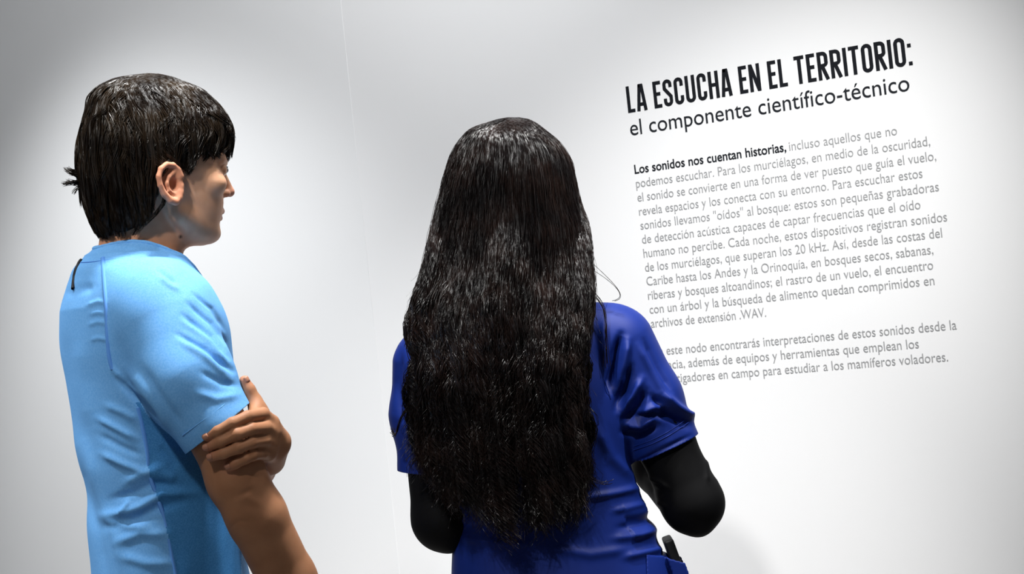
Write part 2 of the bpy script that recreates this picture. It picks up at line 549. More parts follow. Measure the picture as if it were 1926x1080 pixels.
class Frame:
    """a person's own modelling frame: u right, v down, w away, in pixels of the photograph at the person's distance"""
    def __init__(s, u0, v0, depth):
        s.u0, s.v0 = u0, v0
        x, y = (u0 - W / 2) / F, -(v0 - H / 2) / F
        ray = FWD + x * RIGHT + y * UP
        s.c = CAM + depth * ray
        s.ew = ray / np.linalg.norm(ray)
        eu = RIGHT - (RIGHT @ s.ew) * s.ew; s.eu = eu / np.linalg.norm(eu)
        s.ev = np.cross(s.ew, s.eu)
        ca = 1 / math.sqrt(1 + x * x)
        s.su, s.sv, s.sw = depth / F * ca, depth / F, depth / F * 0.985
        s.K = F / (0.985 * ca); s.o = np.array([u0, v0], float)

    def world(s, P):
        P = np.asarray(P, float)
        return (s.c + (P[..., :1] - s.u0) * s.su * s.eu + (P[..., 1:2] - s.v0) * s.sv * s.ev + P[..., 2:3] * s.sw * s.ew)

    def un(s, U):
        """pixel of the photograph plus depth offset -> own frame (undoes the foreshortening of what stands nearer or farther)"""
        U = np.asarray(U, float); k = 1 + U[..., 2:3] / s.K
        return np.concatenate([s.o + (U[..., :2] - s.o) * k, U[..., 2:3]], -1)

    def px(s, P):
        P = np.asarray(P, float); k = 1 + P[..., 2:3] / s.K
        return np.concatenate([s.o + (P[..., :2] - s.o) / k, P[..., 2:3]], -1)

    def chain(s, pts):
        """chain of (u, v, w, radius) measured in the photograph -> own frame"""
        return [(*s.un(np.array(p[:3], float)), p[3] * (1 + p[2] / s.K)) for p in pts]

    def local(s, X):
        d = np.asarray(X, float) - s.c
        return np.stack([s.u0 + d @ s.eu / s.su, s.v0 + d @ s.ev / s.sv, d @ s.ew / s.sw], -1)


def trace(f, uv, fr, w0=-420.0, w1=350.0):
    """depth of the camera-side surface of an implicit shape along each (u, v)"""
    uv = np.asarray(uv, float)
    w = np.full(len(uv), w0)
    for _ in range(160):
        d = f(fr.un(np.column_stack([uv, w])))
        w = np.minimum(w + np.maximum(d, 0.0) * 0.6, w1)
    return w


def tube_mesh(name, paths, nside=6):
    """paths: list of (K,3) arrays with (K,) radii"""
    Vs, Fs, base = [], [], 0
    for P, r in paths:
        P = np.asarray(P, float); K = len(P)
        r = np.broadcast_to(np.asarray(r, float), (K,))
        T = np.gradient(P, axis=0); T /= np.maximum(np.linalg.norm(T, axis=1), 1e-9)[:, None]
        ref = np.array([0.31, 0.84, 0.45])
        A = np.cross(T, ref); A /= np.maximum(np.linalg.norm(A, axis=1), 1e-9)[:, None]
        Bv = np.cross(T, A)
        ang = np.arange(nside) * 2 * math.pi / nside
        ring = P[:, None] + r[:, None, None] * (np.cos(ang)[None, :, None] * A[:, None] + np.sin(ang)[None, :, None] * Bv[:, None])
        Vs.append(ring.reshape(-1, 3))
        i = np.arange(K - 1)[:, None] * nside; j = np.arange(nside)[None]; j2 = (j + 1) % nside
        Fs.append((np.stack([i + j, i + j2, i + nside + j2, i + nside + j], -1).reshape(-1, 4)) + base)
        base += K * nside
    return mesh_np(name, np.concatenate(Vs), [np.concatenate(Fs)])


def strand_mesh(name, P, rad, extra=None):
    """P (S,K,3) world strands, rad (S,K): thin three-sided locks in one mesh; extra = (V, F) of the mass below them"""
    S_, K, _ = P.shape
    T = np.gradient(P, axis=1); T /= np.maximum(np.linalg.norm(T, axis=2), 1e-9)[..., None]
    ref = np.array([0.2, 0.93, 0.3])
    A = np.cross(T, ref); A /= np.maximum(np.linalg.norm(A, axis=2), 1e-9)[..., None]
    Bv = np.cross(T, A)
    ang = np.array([math.pi / 2, math.pi * 7 / 6, math.pi * 11 / 6])
    ring = P[:, :, None] + rad[:, :, None, None] * (np.cos(ang)[:, None] * A[:, :, None] + np.sin(ang)[:, None] * Bv[:, :, None])
    V = ring.reshape(-1, 3)
    s = (np.arange(S_) * K * 3)[:, None, None]; i = (np.arange(K - 1) * 3)[None, :, None]; j = np.arange(3)[None, None]
    j2 = (j + 1) % 3
    Fq = np.stack([s + i + j, s + i + j2, s + i + 3 + j2, s + i + 3 + j], -1).reshape(-1, 4)
    if extra is not None:
        Fq = np.concatenate([Fq, extra[1] + len(V)]); V = np.concatenate([V, extra[0]])
    return mesh_np(name, V, [Fq])


def smooth_noise(n, k, rng, passes=3):
    a = rng.normal(size=(n, k))
    for _ in range(passes):
        a[:, 1:-1] = (a[:, :-2] + 2 * a[:, 1:-1] + a[:, 2:]) / 4
    return a


def finish_cloth(P, Fc, clips):
    """open a cloth surface: each clip(P) gives (g, direction): g > 0 is cut away, edge vertices slide onto g = 0"""
    keep = np.ones(len(Fc), bool)
    for clip in clips:
        g, dr = clip(P)
        inside = g <= 0
        f_in = inside[Fc]
        keep &= f_in.any(1)
        edge = np.zeros(len(P), bool)
        edge[Fc[f_in.any(1) & ~f_in.all(1)].ravel()] = True
        m = edge & ~inside & (g < 12)
        P = P.copy()
        P[m] -= g[m][:, None] * dr
    Fc = Fc[keep]
    used = np.zeros(len(P), bool); used[Fc.ravel()] = True
    remap = np.cumsum(used) - 1
    return P[used], remap[Fc]


def solidify(o, t):
    md = o.modifiers.new('thickness', 'SOLIDIFY'); md.thickness = t; md.offset = -1


def tone_attr(me, colors):
    a = me.attributes.new('tone', 'FLOAT_COLOR', 'POINT')
    c = np.ones((len(colors), 4), np.float32); c[:, :3] = colors
    a.data.foreach_set('color', c.ravel())


# ------------------------------------------------------------------ head (shared): x forward, y to the right side, z down, in pixels of the man
HF = [(150, 12, 0), (165, 50, 0), (200, 90, 0), (240, 110, 0), (270, 119, 0), (286, 122, 0), (298, 120, 0), (312, 116, 0), (330, 115, 0), (352, 117, 0), (374, 120, 0),
      (391, 119, 0), (405, 116, 0), (417, 113.5, 0), (426, 114, 0), (434, 114.5, 0), (442, 111, 0), (449, 103, 0), (456, 86, 0), (462, 55, 0)]


def head_sdf(Q):
    """Q: columns (x forward, z down as picture row, y right)"""
    x, z, y = Q[:, 0], Q[:, 1], Q[:, 2]
    ay = np.abs(y)
    cran = ell(Q, (-8, 254, 0), (117, 99, 92))
    # face: front profile with its own width per row
    zf = np.array([a[0] for a in HF], float); xf = np.array([a[1] for a in HF], float)
    front = spline(zf, xf, z)
    wid = spline([150, 200, 250, 290, 330, 360, 390, 415, 435, 450, 462], [6, 76, 94, 93, 91, 86, 79, 71, 60, 46, 26], z)
    n = 2.35
    cx = spline([150, 300, 400, 440, 462], [0, 5, 22, 38, 42], z)
    xx = x - cx
    a = np.where(xx > 0, np.maximum(front - cx, 5), spline([150, 200, 250, 300, 400, 462], [8, 60, 85, 90, 40, 12], z))
    k = (np.abs(xx / a)**n + (ay / wid)**n)**(1 / n)
    rr = np.sqrt(xx * xx + ay * ay)
    face = np.maximum(rr * (1 - 1 / np.maximum(k, 1e-5)), -np.minimum(a, wid))
    face = np.maximum(face, np.maximum(150 - z, z - 462)) * 0.85
    d = smin(cran, face, 14)
    q = np.column_stack([x, z, ay])
    # eye sockets, brow, cheek bones
    d = smax(d, -ell(q, (127, 314, 36), (16, 13, 20)), 8)
    d = smin(d, cone(q, (119, 298, 14), (101, 296, 56), 9, 9), 12)
    d = smin(d, ell(q, (86, 344, 56), (26, 20, 22)), 18)
    # lids
    d = smin(d, ell(q, (104, 315, 36), (15.5, 14, 20)), 3)
    # nose
    d = smin(d, cone(q, (114, 302, 0), (136, 349, 0), 7, 9.5), 8)
    d = smin(d, ell(q, (137, 353, 0), (10.5, 9, 11)), 5)
    d = smin(d, ell(q, (124, 357, 13), (11, 8, 8)), 5)
    d = smax(d, -cone(q, (129, 366, 6), (127, 359, 7), 4, 2.5), 2)
    # lips
    up = smin(cone(q, (121, 391, 3), (113, 396, 24), 6.2, 3.5), ell(q, (116, 384, 0), (8, 8, 9)), 4)
    lowl = cone(q, (117.5, 404, 0), (110, 400.5, 22), 6.4, 3)
    d = smin(d, up, 3.5); d = smin(d, lowl, 3.5)
    d = smax(d, -cone(q, (128, 397.5, 0), (116, 398.5, 23), 1.2, .4), 2)
    d = smin(d, ell(q, (96, 438, 0), (20, 15, 24)), 12)
    # jaw
    d = smin(d, cone(q, (24, 412, 70), (86, 441, 24), 15, 13), 22)
    return d


EAR_RIM = [(336, 330, 6), (331, 318, 5), (321, 310, 5), (309, 310, 5.2), (299, 319, 5.2), (295, 334, 5.2), (298, 350, 5.2), (306, 365, 5.2), (317, 377, 6.5), (327, 379, 7.0), (333, 371, 6.5), (336, 360, 6)]


def ear_sdf(Q):
    """right or left ear, in the head's own axes (mirrored by |y|)"""
    q = np.column_stack([Q[:, 0], Q[:, 1], np.abs(Q[:, 2])])
    def at(u, v, out):   # picture position of the near ear -> head axes
        y = 93 + out
        return ((u - 300 - y * 0.2588) / 0.9659, v + (640 - v) * (y * .9659 - 12) / 2530, y)
    d = None
    for i in range(len(EAR_RIM) - 1):
        u0, v0, r0 = EAR_RIM[i]; u1, v1, r1 = EAR_RIM[i + 1]
        o0 = 10 + (336 - u0) * 0.42; o1 = 10 + (336 - u1) * 0.42
        c = cone(q, at(u0, v0, o0), at(u1, v1, o1), r0, r1)
        d = c if d is None else smin(d, c, 2)
    plate = ell(q, at(316, 344, 9), (23, 35, 7), None)
    d = smin(d, plate, 6)
    anti = [(322, 324), (314, 334), (310, 346), (314, 358), (324, 366)]
    for i in range(4):
        (u0, v0), (u1, v1) = anti[i], anti[i + 1]
        d = smin(d, cone(q, at(u0, v0, 8 + (336 - u0) * .42), at(u1, v1, 8 + (336 - u1) * .42), 4.2, 4.2), 3)
    d = smax(d, -ell(q, at(324, 346, 18), (10, 13, 13)), 3)
    d = smin(d, ell(q, at(336, 349, 6), (6, 9, 9)), 4)
    return d


def hand_bones(wrist, d, n, s, flip, curl):
    """relaxed hand: palm and five fingers as chains; d finger direction, n palm-side normal, s = hand length / 190"""
    wrist = np.asarray(wrist, float); d = np.asarray(d, float) / np.linalg.norm(d)
    n = np.asarray(n, float); n = n - (n @ d) * d; n /= np.linalg.norm(n)
    l = np.cross(d, n) * flip
    ch = []
    for i, (off, reach, L, r) in enumerate(((-33, 92, (44, 27, 22), 9.6), (-11, 96, (49, 31, 23), 10), (11, 92, (45, 29, 23), 9.6), (31, 84, (36, 22, 20), 8.4))):
        p = wrist + (d * reach + l * off) * s
        ch.append([(*(wrist + l * off * .55 * s + d * 8 * s), 15 * s), (*p, 12.5 * s)])
        fin = [(*p, r * 1.15 * s)]
        a = 0.15
        for k, seg in enumerate(L):
            a += curl * (0.75 + .1 * i) * (1.0 if k else 0.7)
            p = p + (d * math.cos(a) + n * math.sin(a)) * seg * s
            fin.append((*p, r * (1 - .1 * (k + 1)) * s))
        ch.append(fin)
    p0 = wrist + (d * 18 - l * 22) * s
    p1 = p0 + (d * 34 - l * 24 + n * 16) * s; p2 = p1 + (d * 32 - l * 8 + n * 12) * s; p3 = p2 + (d * 26 + n * 8) * s
    ch.append([(*p0, 16 * s), (*p1, 12 * s), (*p2, 10.5 * s), (*p3, 8.5 * s)])
    return ch


def person_legs(fr, hip, name, root, m, dist, face, gap, width, knee_f=0.02):
    """trousers and shoes standing on the floor below the hips (below the frame of the photograph)"""
    hw = fr.world(hip)
    side = np.array([-face[1], face[0], 0.0])        # to the person's left
    face = np.array([face[0], face[1], 0.0])
    zh = hw[2]

    def fsdf(P):
        d = None
        for sg in (-1, 1):
            hj = hw + side * sg * gap; hj = np.array([hj[0], hj[1], zh - 0.02])
            kn = np.array([*(hj + face * knee_f + side * sg * 0.01)[:2], zh * 0.53]); an = np.array([*(hj - face * 0.02 + side * sg * .015)[:2], 0.10])
            c = chain(P, [(*hj, width), (*kn, width * .66), (*an, width * .58)], .03)
            c = np.maximum(c, 0.035 - P[:, 2])
            d = c if d is None else smin(d, c, .03)
        pel = ell(P, (hw[0], hw[1], zh + 0.02), (gap + width * .75, width * 1.0, 0.10), np.array([[side[0], side[1], 0], [face[0], face[1], 0], [0, 0, 1]]))
        return np.maximum(smin(d, pel, .05), P[:, 2] - zh + 0.01)
    lo = np.array([hw[0] - .4, hw[1] - .4, 0.0]); hi = np.array([hw[0] + .4, hw[1] + .4, zh + 0.16])
    P, Fc = nets(fsdf, lo, hi, 0.009)
    link(name, mesh_np(name, P, [Fc]), root, m)
    for sg in (-1, 1):
        b = hw + side * sg * (gap + .02)

        def sh(P):
            o = np.array([b[0], b[1], 0.0])
            d = chain(P, [(*(o - face * .05 + [0, 0, .045]), .042), (*(o + face * .06 + [0, 0, .042]), .044), (*(o + face * .15 + [0, 0, .034]), .034)], .02)
            d = smin(d, cone(P, o - face * .03 + [0, 0, .06], o - face * .03 + [0, 0, .11], .043, .042), .02)
            return np.maximum(np.maximum(d, -P[:, 2]), P[:, 2] - .125)
        P, Fc = nets(sh, [b[0] - .3, b[1] - .3, -.012], [b[0] + .3, b[1] + .3, .16], .006)
        P[:, 2] = np.maximum(P[:, 2], 0.0)
        link('shoe', mesh_np('shoe', P, [Fc]), root, M_SHOE)


# ------------------------------------------------------------------ the man in the light blue shirt
MF = Frame(300, 640, 1.85)
_p = MF.world(np.array([345.0, 1180, 0]))
man = empty('person', (_p[0], _p[1], 0.0), 'short-haired person in a light blue T-shirt gripping their own upper arm', 'person')
TH_H, TH_T = R(15), R(20)


def axes(P, u0, th):
    du = P[:, 0] - u0
    return du * math.cos(th) + P[:, 2] * math.sin(th), du * math.sin(th) - P[:, 2] * math.cos(th)


def man_head_Q(P):
    x, y = axes(P, 300, TH_H)
    return np.column_stack([x, P[:, 1], y])


M_ROWS = [(485, 255, 0, 88, 92, 105), (505, 258, 0, 95, 112, 140), (530, 262, 0, 110, 122, 180), (570, 266, 0, 130, 137, 210), (610, 270, 0, 142, 144, 216), (660, 273, 0, 150, 146, 212),
          (720, 279, 0, 150, 142, 200), (790, 288, 0, 142, 139, 190), (870, 298, 0, 130, 138, 183), (930, 306, 0, 126, 130, 182), (1000, 316, 0, 130, 136, 184),
          (1080, 326, 0, 136, 138, 190), (1150, 336, 0, 138, 140, 194), (1230, 346, 0, 138, 140, 194)]
M_SLEEVE_R = MF.chain([(316, 618, -165, 95), (354, 718, -214, 89), (408, 803, -238, 70), (430, 840, -242, 67)])
M_SLEEVE_L = [(222, 615, 165, 88), (290, 740, 200, 76), (345, 850, 165, 62), (360, 880, 150, 60)]
M_ARM_R = MF.chain([(318, 628, -165, 70), (363, 722, -214, 64), (413, 812, -233, 58), (450, 903, -236, 57.5), (490, 977, -228, 57), (552, 1100, -205, 55), (640, 1235, -170, 34), (665, 1275, -160, 31)])
M_ARM_L = MF.chain([(215, 620, 175, 66), (285, 760, 185, 56), (400, 920, 120, 48), (440, 910, 40, 48), (488, 884, -90, 36), (512, 866, -172, 27)])


def man_shirt_sdf(P):
    d = loft(P, M_ROWS, TH_T, 2.25)
    x, y = axes(P, 255, TH_T)
    nk = cone(P, (252, 440, 0), (262, 575, 0), 66, 140)
    d = smin(d, nk, 26)
    d = smin(d, chain(P, [(262, 545, -40, 70), (300, 580, -150, 78)], 10), 26)
    d = smin(d, chain(P, [(235, 545, 40, 70), (215, 580, 150, 75)], 10), 26)
    d = smin(d, chain(P, M_SLEEVE_R, 26), 20)
    d = smin(d, chain(P, M_SLEEVE_L, 26), 20)
    return d


def man_body_sdf(P):
    rows = [(a, b, c, f - 10, k - 10, h - 12) for a, b, c, f, k, h in M_ROWS]
    d = np.maximum(loft(P, rows, TH_T, 2.25), P[:, 1] - 1215)
    Q = man_head_Q(P)
    hd = head_sdf(Q)
    hd = smin(hd, ear_sdf(Q), 3)
    neck = loft(P, [(380, 262, 0, 60, 70, 66), (420, 262, 0, 80, 72, 67), (450, 262, 0, 90, 76, 68), (480, 262, 0, 78, 80, 70), (505, 258, 0, 70, 80, 70), (560, 258, 0, 76, 88, 84)], TH_H, 2.1)
    neck = smin(neck, cone(P, (257, 480, -40), (280, 560, -110), 22, 34), 20)
    d = smin(d, neck, 18)
    d = smin(hd, d, 12)
    d = smin(d, chain(P, M_ARM_R, 14), 12)
    # elbow bone and forearm muscle of the near arm
    d = smin(d, ell(P, MF.un(np.array([462.0, 962, -250])), (28, 36, 32)), 16)
    d = smin(d, chain(P, M_ARM_L, 14), 12)
    # near hand hanging out of the frame
    for c in man_hr:
        d = smin(d, chain(P, c, 3), 5)
    # gripping hand
    g = None
    for c in man_grip:
        k = chain(P, c, 4)
        g = k if g is None else smin(g, k, 3.2 if c[0][3] < 13 else 9)
    d = smin(d, g, 2.5)
    return d


man_hr = hand_bones(MF.un(np.array([668.0, 1280, -158])), (.45, .85, .1), (-.5, .2, .8), 1.25, 1, .3)
man_grip = [MF.chain(_c) for _c in [
    # back of the hand from wrist to knuckles
    [(514, 866, -172, 27), (527, 835, -205, 27), (516, 800, -240, 17), (500, 782, -258, 13.5)],
    [(514, 866, -172, 27), (526, 838, -210, 26), (519, 818, -244, 16), (505, 808, -266, 13)],
    [(514, 868, -172, 27), (523, 845, -210, 24), (517, 838, -244, 15), (504, 832, -268, 12.5)],
    [(514, 870, -172, 26), (517, 858, -206, 22), (512, 858, -240, 14), (499, 856, -264, 12)],
    # index, middle, ring, little finger
    [(500, 782, -258, 13), (470, 786, -292, 11.5), (440, 798, -306, 11), (412, 812, -306, 10), (392, 822, -298, 9)],
    [(505, 808, -266, 13), (478, 810, -296, 11.5), (450, 819, -309, 11.5), (418, 832, -305, 10.5), (393, 842, -293, 9)],
    [(504, 832, -268, 12.5), (478, 836, -296, 11.2), (452, 845, -307, 11.2), (424, 855, -303, 10.2), (401, 861, -292, 9)],
    [(499, 856, -264, 12), (480, 860, -290, 10.8), (466, 866, -299, 10.4), (447, 875, -297, 9.6), (436, 879, -291, 9)],
    # web between thumb and index, then the thumb
    [(488, 770, -226, 15), (478, 790, -256, 12)],
    [(518, 820, -200, 22), (493, 780, -222, 19), (484, 757, -217, 14.5), (473, 735, -216, 12), (463, 718, -214, 10.5)],
]]

P, Fc = nets(man_body_sdf, (60, 130, -345), (760, 1440, 290), 2.6)
N = vnormals(P, Fc)
Q = man_head_Q(P)
tone = np.tile(np.array([0.49, 0.235, 0.125]), (len(P), 1))


def blend(mask, col):
    global tone
    tone = tone * (1 - mask[:, None]) + np.asarray(col) * mask[:, None]


headm = P[:, 1] < 470
blend(np.where(headm, 1, 0) * 0.9, (0.80, 0.45, 0.285))  # head skin colour lightened to stand in for light reflected off the wall
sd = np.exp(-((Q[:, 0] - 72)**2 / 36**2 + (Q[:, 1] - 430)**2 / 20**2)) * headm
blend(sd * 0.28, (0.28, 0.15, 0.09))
nape = np.clip((P[:, 1] - 425) / 40, 0, 1) * (P[:, 1] < 520) * np.clip((70 - Q[:, 0]) / 60, 0, 1)
blend(nape * 0.75, (0.74, 0.32, 0.17))
lip = np.exp(-((Q[:, 1] - 398)**2 / 8**2)) * (np.abs(Q[:, 2]) < 24) * (Q[:, 0] > 113) * headm
blend(lip * 0.8, (0.42, 0.15, 0.13))
ears = np.clip(-ear_sdf(Q) + 3, 0, 1) * headm
blend(ears * 0.6, (0.66, 0.25, 0.15))
nose = np.exp(-((Q[:, 0] - 140)**2 + (Q[:, 1] - 354)**2) / 16**2) * headm
blend(nose * 0.5, (0.52, 0.19, 0.14))
mole = np.exp(-((P[:, 0] - 337)**2 + (P[:, 1] - 447)**2) / 3.0**2) * (P[:, 2] < 0)
blend(np.clip(mole * 1.4, 0, 1), (0.06, 0.03, 0.02))
tips = np.zeros(len(P))
for c in man_grip[4:8] + man_grip[9:]:
    t = np.array(c[-1][:3]); tips = np.maximum(tips, np.exp(-((P - t)**2).sum(1) / 13**2))
blend(tips * 0.5, (0.60, 0.26, 0.19))
# creases at finger joints, elbow creases
P = folds(P, N, [([(444, 806), (447, 830)], 1.2, 4), ([(452, 838), (452, 852)], 1.0, 4), ([(440, 950), (470, 940), (500, 955)], 1.6, 8),
                 ([(455, 935), (480, 925)], -2.0, 5), ([(436, 1000), (452, 985), (475, 985)], -1.6, 5)], MF)
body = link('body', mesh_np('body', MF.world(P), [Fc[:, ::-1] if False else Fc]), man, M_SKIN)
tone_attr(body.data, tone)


def man_pt(x, v, y):
    return MF.world(np.array([300 + x * math.cos(TH_H) + y * math.sin(TH_H), v, x * math.sin(TH_H) - y * math.cos(TH_H)]))


def sphere_mesh(name, c, r, seg=20):
    bm = bmesh.new(); bmesh.ops.create_uvsphere(bm, u_segments=seg, v_segments=seg // 2, radius=r)
    bmesh.ops.translate(bm, verts=bm.verts, vec=Vector(c))
    for f in bm.faces: f.smooth = True
    me = bpy.data.meshes.new(name); bm.to_mesh(me); bm.free()
    return me


def eyes_of(pt, root, scale):
    for sg in (1, -1):
        e = link('eye', sphere_mesh('eye', pt(105.5, 315, 36 * sg), 14.5 * scale), root, M_EYE)
        i = link('iris', sphere_mesh('iris', pt(116.8, 315, 35.5 * sg), 6.2 * scale), root, M_IRIS)
        under(i, e)
        lash = [(pt(121 - abs(k) * 3.0 - (k > 0) * k * 1.2, 309 + abs(k) * .6, (36 + k * 5) * sg)) for k in np.linspace(-2.6, 2.9, 9)]
        link('eyelashes', tube_mesh('eyelashes', [(np.array(lash), 1.7 * scale)]), root, M_TAPE)
        brow = [(pt(126 - (k - .1)**2 * 16, 295 - 4 * math.sin(k * 2.6), (14 + 42 * k) * sg)) for k in np.linspace(0, 1, 9)]
        link('eyebrow', tube_mesh('eyebrow', [(np.array(brow), np.array([2, 3.2, 3.6, 3.6, 3.4, 3, 2.6, 2, 1.2]) * scale)]), root, M_HAIR_M)


eyes_of(man_pt, man, 1.85 / F)

# fingernails of the gripping hand
for c, tip in ((man_grip[4], 8), (man_grip[5], 8), (man_grip[6], 8), (man_grip[7], 8), (man_grip[9], 9)):
    a, b = np.array(c[-2][:3]), np.array(c[-1][:3])
    dd = (b - a) / np.linalg.norm(b - a)
    outw = np.array([0.1, -0.25, -1.0]) if tip == 8 else np.array([.55, -.2, -.8])
    outw = outw - (outw @ dd) * dd; outw /= np.linalg.norm(outw)
    sd_ = np.cross(dd, outw)
    cc = b + dd * 1.5 + outw * (c[-1][3] - 2.6)
    V, Fq = [], []
    for i in range(5):
        for j in range(5):
            s_, t_ = (i - 2) / 2, (j - 2) / 2
            q = 1 - .18 * s_ * s_
            V.append(cc + dd * (t_ * 5.2 * q - 1.5) + sd_ * s_ * 4.6 + outw * (3.2 - 2.6 * s_ * s_ - 0.8 * t_ * t_))
    for i in range(4):
        for j in range(4):
            Fq.append((i * 5 + j, i * 5 + j + 1, i * 5 + 6 + j, i * 5 + 5 + j))
    o = under(link('fingernail', mesh_np('fingernail', MF.world(np.array(V)), [np.array(Fq)]), None, None), body)
    if not bpy.data.materials.get('fingernail'):
        mat('fingernail', (0.50, 0.235, 0.15), 0.4, 0.4)
    o.data.materials.append(bpy.data.materials['fingernail'])
    solidify(o, 0.0012)

# T-shirt
P, Fc = nets(man_shirt_sdf, (60, 420, -350), (520, 1240, 290), 3.0)


def clip_collar(P):
    x, y = axes(P, 255, TH_T)
    return np.clip(470 + (x + 80) / 160 * 62, 455, 560) - 0.0062 * y * y - P[:, 1], np.array([0, -1.0, 0])


def clip_cuff(c, n, ch, rmax=92):
    c = np.asarray(c, float); n = np.asarray(n, float) / np.linalg.norm(n)

    def f(P):
        g = (P - c) @ n
        t = P - c - g[:, None] * n
        far = (np.linalg.norm(t, axis=1) > rmax) | (g > 110)
        return np.where(far, -99, g), n
    return f


def clip_hem(v):
    return lambda P: (P[:, 1] - v, np.array([0, 1.0, 0]))


N = vnormals(P, Fc)
M_FOLDS = [
    ([(334, 628), (387, 657), (440, 700)], -6, 5), ([(338, 640), (390, 672), (436, 714)], 4, 7), ([(343, 592), (399, 633), (430, 675)], -5, 5), ([(353, 570), (399, 608), (425, 645)], -5, 4.5), ([(363, 551), (400, 580), (422, 620)], -4, 4),
    ([(345, 605), (398, 645), (436, 688)], 4, 6), ([(370, 740), (410, 752), (452, 745)], 3.5, 8), ([(380, 700), (420, 722), (450, 728)], -3, 6),
    ([(188, 784), (225, 805), (258, 824)], 4, 6), ([(195, 850), (240, 872), (277, 887)], 5, 7), ([(240, 905), (277, 888), (310, 876)], 5, 9), ([(285, 892), (312, 892), (336, 902)], 4, 10),
    ([(195, 965), (236, 960), (269, 950), (310, 926), (372, 930)], 7, 9), ([(200, 985), (250, 978), (300, 955), (345, 945)], -5, 9), ([(215, 935), (255, 925), (290, 908), (335, 914)], -4, 8),
    ([(206, 975), (250, 985), (290, 990)], 5, 8), ([(225, 1015), (270, 1000), (320, 1004)], 5, 9), ([(232, 1040), (280, 1055), (330, 1060)], 4, 9), ([(235, 960), (245, 945), (245, 938)], 5, 5),
    ([(165, 830), (185, 900), (205, 955), (225, 1010), (240, 1080)], 4, 10), ([(150, 850), (168, 920), (190, 990), (205, 1080)], -4, 9), ([(150, 640), (158, 720), (175, 800)], 3, 14),
    ([(222, 705), (262, 752), (300, 790)], -7, 8), ([(213, 693), (240, 722), (268, 745)], 4, 6), ([(240, 690), (280, 745), (325, 815)], 5, 9), ([(265, 690), (300, 740), (345, 800)], -3, 8),
    ([(165, 575), (185, 568), (200, 570)], 2.5, 4), ([(170, 592), (185, 588), (200, 590)], 2.5, 4), ([(168, 612), (185, 606), (202, 608)], 2.5, 4), ([(172, 640), (188, 636), (204, 640)], 2, 4),
    ([(125, 560), (150, 545), (175, 540)], -4, 9), ([(292, 505), (312, 520), (330, 532)], -4, 5), ([(300, 520), (318, 535), (336, 545)], 3, 5),
    ([(200, 760), (235, 775), (262, 790)], 3, 7), ([(190, 815), (230, 838), (268, 855)], -3, 7), ([(300, 840), (320, 860), (335, 880)], -3, 8)]
P2 = folds(P, N, M_FOLDS, MF)
rn = np.sin(P2[:, 0] * .045 + 3 * np.sin(P2[:, 1] * .011)) * np.sin(P2[:, 1] * .031 + 2 * np.sin(P2[:, 0] * .02))
P2 = P2 + N * (1.1 * rn)[:, None]
cuffR = clip_cuff(MF.un(np.array([411.0, 808, -238])), (.61, .79, -.05), None, 84)
cuffL = clip_cuff((345, 850, 165), (.5, .8, -.35), None, 80)
V, F2 = finish_cloth(P2, Fc, [clip_collar, cuffR, cuffL, clip_hem(1222)])
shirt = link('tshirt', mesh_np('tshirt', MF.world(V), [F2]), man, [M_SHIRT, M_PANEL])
shirt['label'] = 'light blue T-shirt'
cen0 = V[F2].mean(1); cen = MF.px(cen0)
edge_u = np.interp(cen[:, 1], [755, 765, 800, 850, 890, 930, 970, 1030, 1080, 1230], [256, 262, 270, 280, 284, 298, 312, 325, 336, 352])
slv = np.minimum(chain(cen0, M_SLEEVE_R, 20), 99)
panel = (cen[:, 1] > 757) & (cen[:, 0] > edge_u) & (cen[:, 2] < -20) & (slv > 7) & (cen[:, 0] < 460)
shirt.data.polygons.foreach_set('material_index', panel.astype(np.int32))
solidify(shirt, 0.002)


def on_shirt(sdf, fr, path, r, lift, n=40):
    """a seam lying on the camera-side surface along a (u, v) polyline"""
    p = np.asarray(path, float)
    s = np.concatenate([[0], np.cumsum(np.linalg.norm(np.diff(p, axis=0), axis=1))])
    t = np.linspace(0, s[-1], n)
    uv = np.column_stack([spline(s, p[:, 0], t), spline(s, p[:, 1], t)])
    w = trace(sdf, uv, fr)
    return fr.world(fr.un(np.column_stack([uv, w + lift]))), r


seams = [on_shirt(man_shirt_sdf, MF, [(193, 488), (197, 530), (201, 580), (204, 630), (210, 680), (214, 694)], 0.0036, 2.6),
         on_shirt(man_shirt_sdf, MF, [(262, 766), (270, 800), (280, 850), (284, 890), (298, 930), (312, 970), (325, 1030), (336, 1080)], 0.0028, 2.0),
         on_shirt(man_shirt_sdf, MF, [(152, 496), (175, 494), (195, 491), (214, 489)], 0.0008, -0.3)]
under(link('seam', tube_mesh('seam', seams), None, M_SEAM), shirt)
under(link('hem_stitching', tube_mesh('hem_stitching', [on_shirt(man_shirt_sdf, MF, [(345, 820), (380, 795), (420, 766), (450, 741)], 0.0008, 0.5)]), None, M_SHIRT), shirt)
# collar band
ang = np.linspace(0, 2 * math.pi, 73)
ring = []
for a in ang:
    x, y = math.cos(a), math.sin(a)
    best = None
    for r_ in np.linspace(50, 130, 81):
        xx, yy = x * r_, y * r_
        u = 255 + xx * math.cos(TH_T) + yy * math.sin(TH_T); w = xx * math.sin(TH_T) - yy * math.cos(TH_T)
        v = np.clip(470 + (xx + 80) / 160 * 62, 455, 560) - 0.0062 * yy * yy
        d = man_shirt_sdf(np.array([[u, v, w]]))[0]
        if d > 0:
            best = (u, v, w); break
    ring.append(best or (u, v, w))
ring = np.array(ring)
cc = ring.mean(0)
under(link('collar', tube_mesh('collar', [(MF.world(ring + (cc - ring) * .03 + [0, 2, 0]), 0.0035)], 8), None, M_SHIRT), shirt)
tp = on_shirt(man_shirt_sdf, MF, [(153, 492), (146, 505), (142, 520), (139, 545)], 0.0032, 0.5)
